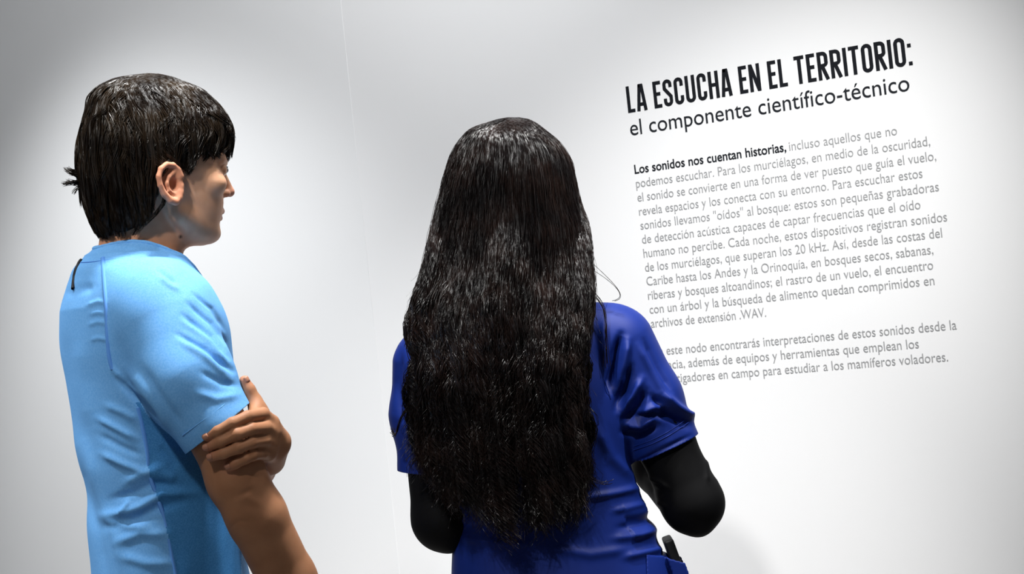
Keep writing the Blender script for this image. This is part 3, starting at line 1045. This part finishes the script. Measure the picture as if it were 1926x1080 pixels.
under(link('neck_tape', tube_mesh('neck_tape', [tp]), None, M_TAPE), shirt)['label'] = 'black tape strip at the back of the neck'

_dn = MF.local(MF.c + np.array([0, 0, -1.0])) - MF.local(MF.c)
_face = (MF.eu * math.cos(TH_T) + MF.ew * math.sin(TH_T)); _face[2] = 0; _face /= np.linalg.norm(_face)
person_legs(MF, np.array([345.0, 1180, 0]), 'trousers', man, M_JEAN, 1.85, _face, 0.085, 0.088)

# hair
MH = [(135, 278, 284), (139, 255, 312), (146, 222, 333), (155, 200, 359), (180, 172, 394), (211, 163, 420), (241, 156, 431), (267, 153, 429), (289, 153, 424), (330, 155, 418),
      (355, 158, 410), (393, 162, 405), (430, 174, 400), (450, 185, 395)]
MHa = np.array(MH, float)
MHb = spline([135, 139, 146, 155, 180, 211, 241, 267, 300, 360, 400, 450], [3, 26, 48, 66, 88, 101, 107, 109, 107, 100, 88, 70], MHa[:, 0])


def man_hull(v, phi, r=1.0):
    """hair surface: phi 0 = front, +90 = near side"""
    l = spline(MHa[:, 0], MHa[:, 1], v); rr = spline(MHa[:, 0], MHa[:, 2], v); b = spline(MHa[:, 0], MHb, v)
    uc, a = (l + rr) / 2, (rr - l) / 2
    b = b + 5; k = (np.abs(np.cos(phi))**2.35 + np.abs(np.sin(phi))**2.35)**(-1 / 2.35)
    x, y = a * np.cos(phi) * r * k, b * np.sin(phi) * r * k
    th = TH_H
    return MF.un(np.stack([uc + x + y * math.sin(th) * .6, v + 0 * x, x * math.sin(th) - y * math.cos(th)], -1)), uc, x


VE_U = [140, 190, 230, 263, 293, 297, 322, 345, 355, 362, 368, 395, 420, 436]
VE_V = [446, 447, 445, 429, 400, 318, 312, 320, 334, 304, 292, 288, 287, 278]


def man_hair():
    rng = np.random.default_rng(5)
    G, C, K = 460, 24, 22
    phi = rng.uniform(-math.pi, math.pi, G)
    vpole = 136.0
    t0 = np.where(rng.random(G) < .35, rng.uniform(0, .06, G), rng.uniform(0, .62, G))
    lay = rng.random(G) < .45
    t1 = np.where(lay, np.clip(t0 + rng.uniform(.3, .6, G), 0, 1), 1.0)
    t = t0[:, None] + (t1 - t0)[:, None] * np.linspace(0, 1, K)[None]
    q = np.linspace(0, 1, K)[None]
    swirl = (rng.normal(0, .13, G) + .16 * np.sin(phi * 5 + 1) + .10 * np.sin(phi * 11))[:, None] * q**1.3 + smooth_noise(G, K, rng, 6) * .12
    # hair on the top sweeps a little to the front
    ph = phi[:, None] + swirl - 0.22 * np.sign(phi)[:, None] * np.exp(-((np.abs(phi)[:, None] - 1.5) / .7)**2) * q**1.2

    def end_row(p):
        _, uc2, x2 = man_hull(np.full(len(p), 300.0), p)
        return np.interp(uc2 + x2 + 16 * np.abs(np.sin(p)), VE_U, VE_V)
    jit = rng.normal(0, 4, G) - np.abs(rng.normal(0, 6, G))
    vend = end_row(ph[:, -1]) + jit + 9 * (np.abs(ph[:, -1]) < 1.0)
    v = vpole + (vend - vpole)[:, None] * t**1.5
    lift = np.where(lay, rng.uniform(.0, .085, G), rng.uniform(-.015, .04, G))[:, None] * q**2.2
    r = 0.968 + rng.uniform(-.045, .03, G)[:, None] + (.016 * np.sin(phi * 9 + 2) + .012 * np.sin(phi * 17))[:, None] * np.sin(q * 2.6) + lift + 0.03 * np.sin(q * math.pi)
    out = []
    guide, _, _ = man_hull(v, ph, r)
    for c in range(C):
        dphi = rng.normal(0, .065, G)[:, None] * (1 - .85 * q**1.2) + smooth_noise(G, K, rng, 5) * .018
        dr = rng.normal(0, .016, G)[:, None] * (1 - .6 * q)
        dv = rng.normal(0, 3, G)[:, None] * q
        vc = np.minimum(v + dv, end_row((ph + dphi)[:, -1])[:, None] + 7 + rng.normal(0, 4, (G, 1)))
        p, _, _ = man_hull(np.clip(vc, 135.5, 452), ph + dphi, r + dr)
        out.append(p)
    Pm = np.concatenate(out)
    rad = np.tile((1.15 * (1 - q**3 * .85))[None], (len(Pm), 1, 1))[:, 0]
    # flicked ends at the nape
    fl = []
    for (u0, v0, u1, v1, um, vm) in ((150, 335, 120, 324, 134, 333), (152, 345, 117, 350, 134, 347), (150, 352, 124, 345, 138, 352), (152, 340, 128, 330, 140, 338), (150, 356, 137, 368, 144, 352), (152, 330, 124, 321, 136, 330), (152, 348, 121, 353, 136, 346)):
        for k in range(15):
            tt = np.linspace(0, 1, K)[:, None]; j = rng.normal(0, 2.0, 2); z = rng.normal(0, 7)
            a, m, b = np.array([u0 + 14, v0 + j[0], z]), np.array([um, vm + j[0], z - 2]), np.array([u1 - 3 + rng.uniform(0, 7), v1 + j[1], z - 4])
            fl.append((1 - tt)**2 * a + 2 * tt * (1 - tt) * m + tt**2 * b)
    # curved lock-tips along the neck edge and loose hairs over the crown
    for k in range(120):
        tt = np.linspace(0, 1, K)[:, None]
        p = rng.uniform(-2.6, 2.6); vv = rng.uniform(140, 200)
        a = man_hull(np.array([vv]), np.array([p]), .97)[0][0]; b = man_hull(np.array([vv + rng.uniform(30, 70)]), np.array([p + rng.normal(0, .35)]), 1.0)[0][0]
        m = (a + b) / 2 + np.array([rng.normal(0, 4), -rng.uniform(4, 17), rng.normal(0, 6)])
        fl.append((1 - tt)**2 * a + 2 * tt * (1 - tt) * m + tt**2 * b)
    fl = np.array(fl)
    rf = np.tile((1.2 * (1 - q**2 * .8))[0][None], (len(fl), 1))
    Pm = np.concatenate([Pm, fl]); rad = np.concatenate([rad, rf])

    # scalp mass below the locks
    def mass(P):
        P = MF.px(P)
        l = spline(MHa[:, 0], MHa[:, 1], P[:, 1]); rr_ = spline(MHa[:, 0], MHa[:, 2], P[:, 1]); b = spline(MHa[:, 0], MHb, P[:, 1])
        uc, a = (l + rr_) / 2, (rr_ - l) / 2
        y = -P[:, 2] / math.cos(TH_H); x = P[:, 0] - uc - y * math.sin(TH_H) * .6; y = y + x * math.tan(TH_H) * .97
        a = a * .945; b = (b + 5) * .95
        k = (np.abs(x / a)**2.35 + np.abs(y / b)**2.35)**(1 / 2.35); rad_ = np.sqrt(x * x + y * y)
        d = np.where(k > 1e-5, rad_ * (1 - 1 / np.maximum(k, 1e-5)), -a)
        ve = np.interp(uc + x + np.abs(y) * .15, VE_U, VE_V) - 7
        d = np.maximum(d, (P[:, 1] - ve) * .8)
        return np.maximum(d, 141 - P[:, 1])
    Pv, Fv = nets(mass, (120, 128, -130), (450, 460, 130), 3.5)
    me = strand_mesh('hair', MF.world(Pm), rad * 1.85 / F, (MF.world(Pv), Fv))
    return link('hair', me, man, M_HAIR_M)


man_hair()['label'] = 'layered dark brown hair over the nape'

# ------------------------------------------------------------------ the woman with long hair
WF = Frame(1030, 640, 2.10)
_p = WF.world(np.array([1080.0, 1180, 0]))
woman = empty('person', (_p[0], _p[1], 0.0), 'person with long wavy black hair, dark blue shirt and black undersleeves', 'person')
HK = 0.82
TURN, TILT = R(12), R(5)


def woman_head_Q(P):
    du, dv = P[:, 0] - 960, P[:, 1] - 324
    a = du * math.cos(TILT) - dv * math.sin(TILT); z = du * math.sin(TILT) + dv * math.cos(TILT)
    x = a * math.sin(TURN) + P[:, 2] * math.cos(TURN); y = a * math.cos(TURN) - P[:, 2] * math.sin(TURN)
    return np.column_stack([x / HK, z / HK + 252, y / HK])


def woman_pt(x, v, y):
    x, z, y = x * HK, (v - 252) * HK, y * HK
    a = x * math.sin(TURN) + y * math.cos(TURN); w = x * math.cos(TURN) - y * math.sin(TURN)
    du = a * math.cos(TILT) + z * math.sin(TILT); dv = -a * math.sin(TILT) + z * math.cos(TILT)
    return WF.world(np.array([960 + du, 324 + dv, w]))


TH_W = R(90)
W_ROWS = [(600, 985, 0, 70, 75, 130), (640, 985, 0, 92, 95, 172), (700, 993, 0, 112, 108, 186), (780, 1003, 0, 128, 112, 184), (883, 1009, 0, 118, 104, 183), (941, 1029, 0, 112, 102, 181),
          (992, 1040, 0, 112, 107, 186), (1040, 1048, 0, 116, 117, 197), (1080, 1053, 0, 120, 127, 203), (1150, 1066, 0, 122, 138, 214), (1250, 1080, 0, 122, 140, 220)]
W_SL_R = [(1153, 652, 0, 80), (1211, 752, 2, 70), (1251, 840, 4, 61), (1268, 878, 5, 58)]
W_SL_L = [(816, 690, 0, 79), (802, 780, 4, 67), (804, 888, 6, 52), (806, 920, 6, 50)]
W_ARM_R = WF.chain([(1153, 656, 5, 54), (1250, 832, 2, 53), (1300, 943, -8, 57), (1240, 880, 120, 48), (1200, 835, 210, 36)])
W_ARM_L = WF.chain([(818, 695, 5, 54), (812, 850, 0, 49), (838, 972, -6, 62), (880, 940, 120, 48), (925, 890, 215, 34)])


def woman_shirt_sdf(P):
    d = loft(P, W_ROWS, TH_W, 2.3)
    d = smin(d, chain(P, [(830, 680, 0, 62), (975, 612, -5, 74), (1135, 640, 0, 66)], 10), 24)
    d = smin(d, cone(P, (970, 530, 0), (985, 640, 0), 66, 100), 26)
    d = smin(d, chain(P, W_SL_R, 20), 16)
    d = smin(d, chain(P, W_SL_L, 20), 16)
    return d


def shrink(ch, k):
    return [(a, b, c, r - k) for a, b, c, r in ch]


W_HANDS = hand_bones(WF.un(np.array([1200.0, 835, 215])), (-.85, -.1, .55), (-.3, -.8, .1), .95, 1, .35) + hand_bones(WF.un(np.array([925.0, 890, 220])), (.85, -.25, .5), (.2, -.9, .1), .95, -1, .35)


def woman_body_sdf(P):
    rows = [(a, b, c, f - 14, k - 20, h - 24) for a, b, c, f, k, h in W_ROWS]
    d = np.maximum(loft(P, rows, TH_W, 2.3), P[:, 1] - 1225)
    d = smin(d, chain(P, [(830, 690, 0, 44), (975, 625, -5, 54), (1125, 655, 4, 44)], 10), 20)
    d = smin(d, cone(P, (966, 420, -8), (980, 640, 0), 54, 62), 24)
    hd = head_sdf(woman_head_Q(P)) * HK
    hd = smin(hd, ear_sdf(woman_head_Q(P)) * HK, 3)
    d = smin(d, hd, 12)
    d = smin(d, chain(P, shrink(W_ARM_R, 7), 12), 10)
    d = smin(d, chain(P, shrink(W_ARM_L, 7), 12), 10)
    for c in W_HANDS:
        d = smin(d, chain(P, c, 3), 5)
    return d


P, Fc = nets(woman_body_sdf, (720, 205, -160), (1400, 1240, 420), 3.2)
body = link('body', mesh_np('body', WF.world(P), [Fc]), woman, M_SKIN)
Q = woman_head_Q(P)
tone = np.tile(np.array([0.50, 0.26, 0.16]), (len(P), 1))
hm = P[:, 1] < 500
lip = np.exp(-((Q[:, 1] - 398)**2 / 8**2)) * (np.abs(Q[:, 2]) < 30) * (Q[:, 0] > 106) * hm
blend(lip * 0.8, (0.42, 0.14, 0.13))
tone_attr(body.data, tone)
eyes_of(woman_pt, woman, HK * 2.1 / F)

# shirt
P, Fc = nets(woman_shirt_sdf, (700, 500, -175), (1380, 1260, 150), 3.0)
N = vnormals(P, Fc)
W_FOLDS = [
    ([(1168, 630), (1157, 668), (1150, 705), (1146, 735)], -13, 8), ([(1180, 640), (1174, 680), (1164, 730)], 8, 8), ([(1138, 600), (1134, 650), (1140, 715)], 4, 9),
    ([(1185, 690), (1172, 735), (1160, 770)], -8, 8), ([(1206, 712), (1190, 745), (1166, 776)], 8, 8), ([(1215, 735), (1200, 765), (1175, 788)], -7, 8),
    ([(1172, 796), (1205, 800), (1228, 784)], 7, 7), ([(1170, 812), (1200, 816), (1235, 800)], -6, 7), ([(1205, 776), (1230, 764), (1252, 766)], 7, 7), ([(1190, 785), (1225, 778), (1262, 785)], -6, 6),
    ([(1244, 740), (1270, 765), (1304, 790)], 9, 9), ([(1225, 745), (1255, 780), (1290, 800)], -8, 8), ([(1212, 640), (1235, 690), (1262, 735)], -4, 6), ([(1200, 650), (1225, 700), (1250, 745)], 3, 7),
    ([(1196, 868), (1240, 846), (1298, 818)], -3, 4),
    ([(850, 945), (880, 955), (905, 958)], 2.5, 6), ([(852, 975), (890, 980), (930, 985)], 2.5, 6), ([(1150, 960), (1190, 950), (1212, 945)], 3, 7), ([(1160, 990), (1200, 985), (1224, 975)], -3, 7), ([(1150, 1010), (1200, 1005), (1228, 995)], 3.5, 8),
    ([(1100, 935), (1160, 925), (1205, 915)], 4, 8), ([(1170, 1045), (1215, 1035), (1245, 1028)], 4, 8), ([(870, 1010), (930, 1020), (1000, 1022)], 3, 9), ([(1040, 1030), (1110, 1040), (1180, 1030)], 3, 10),
    ([(752, 660), (748, 720), (756, 790)], -4, 8), ([(762, 800), (785, 820), (800, 830)], 4, 7), ([(1120, 800), (1150, 860), (1190, 900)], 4, 12)]
P2 = folds(P, N, [(p, a * 1.5, w_ * .86) for p, a, w_ in W_FOLDS], WF)
# side folds at the waist show on the outline
sidew = np.exp(-((P2[:, 1] - 955) / 14)**2) * 4 - np.exp(-((P2[:, 1] - 968) / 9)**2) * 5 + np.exp(-((P2[:, 1] - 990) / 12)**2) * 6
P2 = P2 + N * (sidew * (np.abs(N[:, 0]) > .5) * (np.abs(P2[:, 0] - 1035) < 215) * (P2[:, 0] > 1000))[:, None]
clipN = lambda P: (np.interp(P[:, 0], [860, 960, 1080], [590, 556, 570]) - 0 * P[:, 0] - P[:, 1] - 80 * (np.hypot(P[:, 0] - 968, P[:, 2]) > 95), np.array([0, -1.0, 0]))
cR = clip_cuff((1251, 840, 4), (.40, .91, 0), None, 85)
cL = clip_cuff((804, 888, 6), (-.06, 1, 0), None, 66)
V, F2 = finish_cloth(P2, Fc, [clipN, cR, cL, clip_hem(1240)])
shirt = link('shirt', mesh_np('shirt', WF.world(V), [F2]), woman, M_NAVY)
shirt['label'] = 'dark royal blue short-sleeved shirt'
solidify(shirt, 0.002)
seams = [on_shirt(woman_shirt_sdf, WF, [(1142, 570), (1130, 605), (1127, 650), (1133, 700), (1148, 750)], 0.0009, -0.3),
         on_shirt(woman_shirt_sdf, WF, [(1190, 846), (1220, 836), (1260, 816), (1296, 792)], 0.0008, -0.2),
         on_shirt(woman_shirt_sdf, WF, [(1191, 839), (1219, 829), (1257, 810), (1292, 786)], 0.0006, -0.2)]
under(link('seam', tube_mesh('seam', seams), None, M_NAVY), shirt)

# black sleeves of the layer underneath
for nm, ch in (('undershirt_sleeve', W_ARM_R), ('undershirt_sleeve', W_ARM_L)):
    A = np.array(ch)
    f = lambda P, ch=ch: smin(chain(P, ch, 14), cone(P, np.array(ch[2][:3]), np.array(ch[2][:3]) + np.array([10, 38, -14]), 30, 19), 18)
    lo = (A[:, :3] - A[:, 3:]).min(0) - 8; hi = (A[:, :3] + A[:, 3:]).max(0) + 8
    P, Fc = nets(f, lo, hi, 3.0)
    N = vnormals(P, Fc)
    P = folds(P, N, [([(1215, 897), (1240, 905), (1256, 918)], 3, 4), ([(1232, 942), (1252, 952)], 3, 4), ([(1326, 860), (1328, 905)], 3, 5), ([(1340, 875), (1350, 905)], 2, 4), ([(1225, 915), (1245, 930)], -2.5, 5)], WF)
    s0, s1 = np.array(ch[0][:3]), np.array(ch[1][:3]); dn = (s0 - s1) / np.linalg.norm(s0 - s1)
    e0, e1 = np.array(ch[-2][:3], float), np.array(ch[-1][:3], float); de = (e1 - e0) / np.linalg.norm(e1 - e0)
    V, F2 = finish_cloth(P, Fc, [clip_cuff(s0 + (s1 - s0) * .35, dn, None, 200), clip_cuff(e1, de, None, 60)])
    o = link(nm, mesh_np(nm, WF.world(V), [F2]), woman, M_BLACK); o['label'] = 'tight black sleeve'
    solidify(o, 0.0015)

# hip pocket, holding a slim black object between its cloth and the hip
PH_C, PH_T = np.array([1272.5, 1066.0, -12.0]), R(-20)
PH_D = np.array([18.0, 126.0, 62.0])


def phone_box(P, grow):
    q = P - PH_C
    u = q[:, 0] * math.cos(PH_T) + q[:, 1] * math.sin(PH_T); v = -q[:, 0] * math.sin(PH_T) + q[:, 1] * math.cos(PH_T)
    return np.maximum(np.maximum(np.abs(u) - PH_D[0] / 2, np.abs(v) - PH_D[1] / 2), np.abs(q[:, 2]) - PH_D[2] / 2) - grow


def pocket_sdf(P):
    d = loft(P, W_ROWS, TH_W, 2.3)
    top = np.interp(P[:, 0], [1200, 1300], [1024, 1052])
    shell = smin(d - 5, phone_box(P, 5.5), 8)
    out = np.maximum(shell, np.maximum(top - P[:, 1], np.maximum(1208 - P[:, 0], np.maximum(P[:, 2] - 60, P[:, 1] - 1190))))
    return np.maximum(out, -np.minimum(phone_box(P, 2.2), np.maximum(phone_box(P - np.array([-4, -20, 0]), 2.2), P[:, 1] - 1100)))


P, Fc = nets(pocket_sdf, (1190, 1010, -160), (1330, 1205, 75), 2.6)
under(link('pocket', mesh_np('pocket', WF.world(P), [Fc]), None, M_NAVY), shirt)

_face = np.array(WF.ew); _face[2] = 0; _face /= np.linalg.norm(_face)
person_legs(WF, np.array([1085.0, 1190, 0]), 'trousers', woman, M_NAVY, 2.1, _face, 0.085, 0.092)


# long hair
WH = np.array([(218, 958, 972), (221, 940, 990), (226, 922, 1003), (235, 895, 1015), (257, 869, 1042), (291, 850, 1067), (333, 837, 1079), (376, 827, 1088), (431, 815, 1104), (491, 803, 1110),
               (546, 788, 1113), (606, 773, 1108), (689, 786, 1096), (733, 784, 1094), (795, 790, 1095), (860, 797, 1096), (930, 810, 1094), (1015, 822, 1092)], float)
WHb = spline([218, 221, 226, 235, 257, 291, 333, 385, 431, 500, 560, 620, 700, 1015], [6, 24, 44, 62, 88, 104, 111, 106, 98, 81, 65, 54, 48, 46], WH[:, 0])
WHc = spline([218, 333, 385, 431, 500, 560, 620, 700, 760, 830, 890, 941, 1015], [0, 0, -6, -17, -45, -80, -105, -122, -118, -112, -116, -110, -116], WH[:, 0])
WE_U = [755, 770, 790, 829, 864, 900, 935, 967, 1000, 1029, 1078, 1100, 1110]
WE_V = [800, 830, 860, 895, 955, 972, 985, 1008, 998, 985, 978, 940, 880]


def w_hull(v, phi, r=1.0):
    l = spline(WH[:, 0], WH[:, 1], v); rr = spline(WH[:, 0], WH[:, 2], v)
    vs = v + (42 * np.sin(4.3 * phi + .7) + 26 * np.sin(9.1 * phi)) * np.clip(np.minimum(v - 340, 760 - v) / 120, 0, 1)
    b = spline(WH[:, 0], WHb, vs); wc = spline(WH[:, 0], WHc, vs)
    uc, a = (l + rr) / 2, (rr - l) / 2
    return WF.un(np.stack([uc + a * np.cos(phi) * r, v + 0 * a, wc - b * np.sin(phi) * r], -1))   # phi 90 = back


def woman_hair():
    rng = np.random.default_rng(3)
    G, C, K = 250, 46, 46
    # back and sides; the face stays free
    phi = rng.uniform(R(-38), R(218), G)
    ue = w_hull(np.full(G, 900.0), phi)[:, 0]
    vend = np.interp(ue, WE_U, WE_V) + rng.normal(0, 14, G) - np.abs(rng.normal(0, 26, G))
    short = rng.random(G) < .28
    vend = np.where(short, vend - rng.uniform(40, 260, G), vend)
    q = np.linspace(0, 1, K)[None]
    v = 218.6 + (vend - 218.6)[:, None] * q**1.35
    amp = np.interp(v, [220, 330, 480, 600, 700, 850, 1000], [0, .5, 2.4, 6, 11, 17, 19])
    wl = (112 + 14 * np.sin(phi * 3.1) + rng.normal(0, 7, G))[:, None]; p0 = (2.2 * np.sin(phi * 2.3 + 1) + 1.5 * np.sin(phi * 5.7) + rng.normal(0, .38, G))[:, None]
    # below the shoulders the hair gathers into broad waved locks
    nL = 40
    cL = np.sort(rng.uniform(R(-38), R(218), nL)); layer = rng.random(G) < .5
    idx = np.abs((phi + np.where(layer, 0.0, .10))[:, None] - cL[None]).argmin(1)
    m1 = np.clip((v - 500) / 260, 0, 1); m2 = np.clip((v - 580) / 340, 0, 1)
    p0 = p0 + m1 * rng.uniform(-2.2, 2.2, nL)[idx][:, None] + rng.normal(0, .22, (G, 1)) * m1
    wl = wl * (1 + (rng.uniform(-.22, .22, nL)[idx])[:, None] * m1 * .25)
    phl = phi[:, None] + (cL[idx] - np.where(layer, 0.0, .10) - phi)[:, None] * .55 * m2
    rL = (rng.uniform(-.05, .10, nL)[idx] + np.where(layer, .03, -.04))[:, None] * m2
    r = .955 + rng.uniform(-.08, .035, G)[:, None] + 0 * v
    rfade = np.clip((v - 225) / 60, 0, 1)
    out, rads = [], []
    tip = np.clip((q - .8) / .2, 0, 1)
    drift = rng.normal(0, 9, G)[:, None] * q**2
    for c in range(C):
        sp = rng.normal(0, 1, (G, 1)) * (0.085 - .048 * q) * (1 - .1 * tip)
        p = w_hull(np.clip(v, 218.2, 1014), phl + sp + smooth_noise(G, K, rng, 8) * .02 * rfade, 1 - (1 - r) * rfade + rL + rng.normal(0, .014, (G, 1)) * rfade)
        ph = rng.normal(0, .16, (G, 1)) * (1 + 4 * tip)
        am = amp * rng.uniform(.85, 1.15, (G, 1))
        p[..., 0] += am * np.sin(v / wl * 6.28 + p0 + ph + 2.0 * np.sin(v / 170 + p0)) + drift + smooth_noise(G, K, rng, 8) * 1.6 * rfade
        p[..., 2] -= am * 1.0 * np.cos(v / wl * 6.28 + p0 + ph) * rfade - rng.normal(0, 1.8, (G, 1)) * rfade
        p[..., 1] += rng.normal(0, 13, (G, 1)) * q**3 - tip * np.abs(rng.normal(0, 14, (G, 1)))
        out.append(p)
        rads.append(np.broadcast_to(1.05 * (1 - .75 * q**4), (G, K)))
    Pm = np.concatenate(out); rad = np.concatenate(rads)
    # loose hairs outside the mass
    n = 1300
    ph = rng.uniform(R(-25), R(205), n)[:, None]
    ve = np.minimum(np.interp(w_hull(np.full(n, 900.0), ph[:, 0])[:, 0], WE_U, WE_V) - rng.uniform(-25, 380, n), 1012)[:, None]
    v = 219 + (ve - 219) * q**1.3
    p = w_hull(v, ph + smooth_noise(n, K, rng, 14) * .10 * q, 1.0 + smooth_noise(n, K, rng, 14) * .05 + .02 * q)
    p[..., 0] += smooth_noise(n, K, rng, 8) * 9 * q; p[..., 2] -= np.abs(smooth_noise(n, K, rng, 8)) * 10 * q
    Pm = np.concatenate([Pm, p]); rad = np.concatenate([rad, np.broadcast_to(.45 * (1 - .6 * q**3), (n, K))])
    # a few stray locks: beside the right cheek, over the right shoulder, at the left sleeve
    tt = np.linspace(0, 1, K)[:, None]
    ex = []
    for a, b, c, d, k in (((1110, 500, -60), (1135, 520, -60), (1190, 560, -55), (1148, 566, -60), 2), ((1105, 545, -70), (1150, 575, -85), (1138, 600, -88), (1140, 690, -92), 7),
                          ((775, 760, -80), (740, 790, -85), (752, 835, -85), (737, 812, -80), 10), ((780, 800, -80), (770, 860, -95), (840, 860, -110), (870, 850, -130), 8), ((1080, 870, -130), (1110, 900, -135), (1130, 915, -130), (1150, 902, -125), 4),
                          ((800, 820, -100), (800, 880, -80), (815, 900, -75), (815, 915, -70), 10)):
        for _ in range(k):
            j = [np.array(x, float) + rng.normal(0, 4, 3) for x in (a, b, c, d)]
            ex.append((1 - tt)**3 * j[0] + 3 * tt * (1 - tt)**2 * j[1] + 3 * tt**2 * (1 - tt) * j[2] + tt**3 * j[3])
    ex = WF.un(np.array(ex))
    Pm = np.concatenate([Pm, ex]); rad = np.concatenate([rad, np.full(ex.shape[:2], .6)])

    def mass(P):
        P = WF.px(P)
        l = spline(WH[:, 0], WH[:, 1], P[:, 1]); rr = spline(WH[:, 0], WH[:, 2], P[:, 1])
        b = spline(WH[:, 0], WHb, P[:, 1]) * .86; wc = spline(WH[:, 0], WHc, P[:, 1])
        uc, a = (l + rr) / 2, (rr - l) / 2 * .90
        x, y = P[:, 0] - uc, P[:, 2] - wc
        k = np.sqrt((x / a)**2 + (y / b)**2); ra = np.sqrt(x * x + y * y)
        d = np.where(k > 1e-5, ra * (1 - 1 / np.maximum(k, 1e-5)), -b)
        ve = np.interp(P[:, 0], WE_U, WE_V) - 135 + 14 * np.sin(P[:, 0] * .13)
        d = np.maximum(d, (P[:, 1] - ve) * .7)
        d = np.maximum(d, 226 - P[:, 1])
        # open in front of the face
        face = np.maximum(np.abs(x) - .72 * a, np.maximum(20 - P[:, 2], np.maximum(290 - P[:, 1], P[:, 1] - 620)))
        return np.maximum(d, -face)
    Pv, Fv = nets(mass, (740, 215, -180), (1130, 1000, 120), 4.5)
    me = strand_mesh('hair', WF.world(Pm), rad * 2.1 / F, (WF.world(Pv), Fv))
    return link('hair', me, woman, M_HAIR_W)


woman_hair()['label'] = 'long wavy black hair'

# ------------------------------------------------------------------ the object in her pocket
def phone_mesh():
    bm = bmesh.new(); bmesh.ops.create_cube(bm, size=1)
    for v in bm.verts:
        v.co = Vector((v.co.x * PH_D[0], v.co.y * PH_D[1], v.co.z * PH_D[2]))
    bmesh.ops.bevel(bm, geom=bm.edges[:], offset=4, segments=3, affect='EDGES', profile=.5)
    th = PH_T
    V = np.array([v.co[:] for v in bm.verts])
    Fq = [[x.index for x in f.verts] for f in bm.faces]
    bm.free()
    u = V[:, 0] * math.cos(th) - V[:, 1] * math.sin(th); v = V[:, 0] * math.sin(th) + V[:, 1] * math.cos(th)
    X = WF.world(np.column_stack([PH_C[0] + u, PH_C[1] + v, PH_C[2] + V[:, 2]]))
    me = bpy.data.meshes.new('phone'); me.from_pydata([tuple(x) for x in X], [], Fq); me.update()
    return me


ph = link('phone', phone_mesh(), None, M_PHONE)
ph['label'] = 'slim black object sticking out of the dark blue hip pocket'
ph['category'] = 'phone'
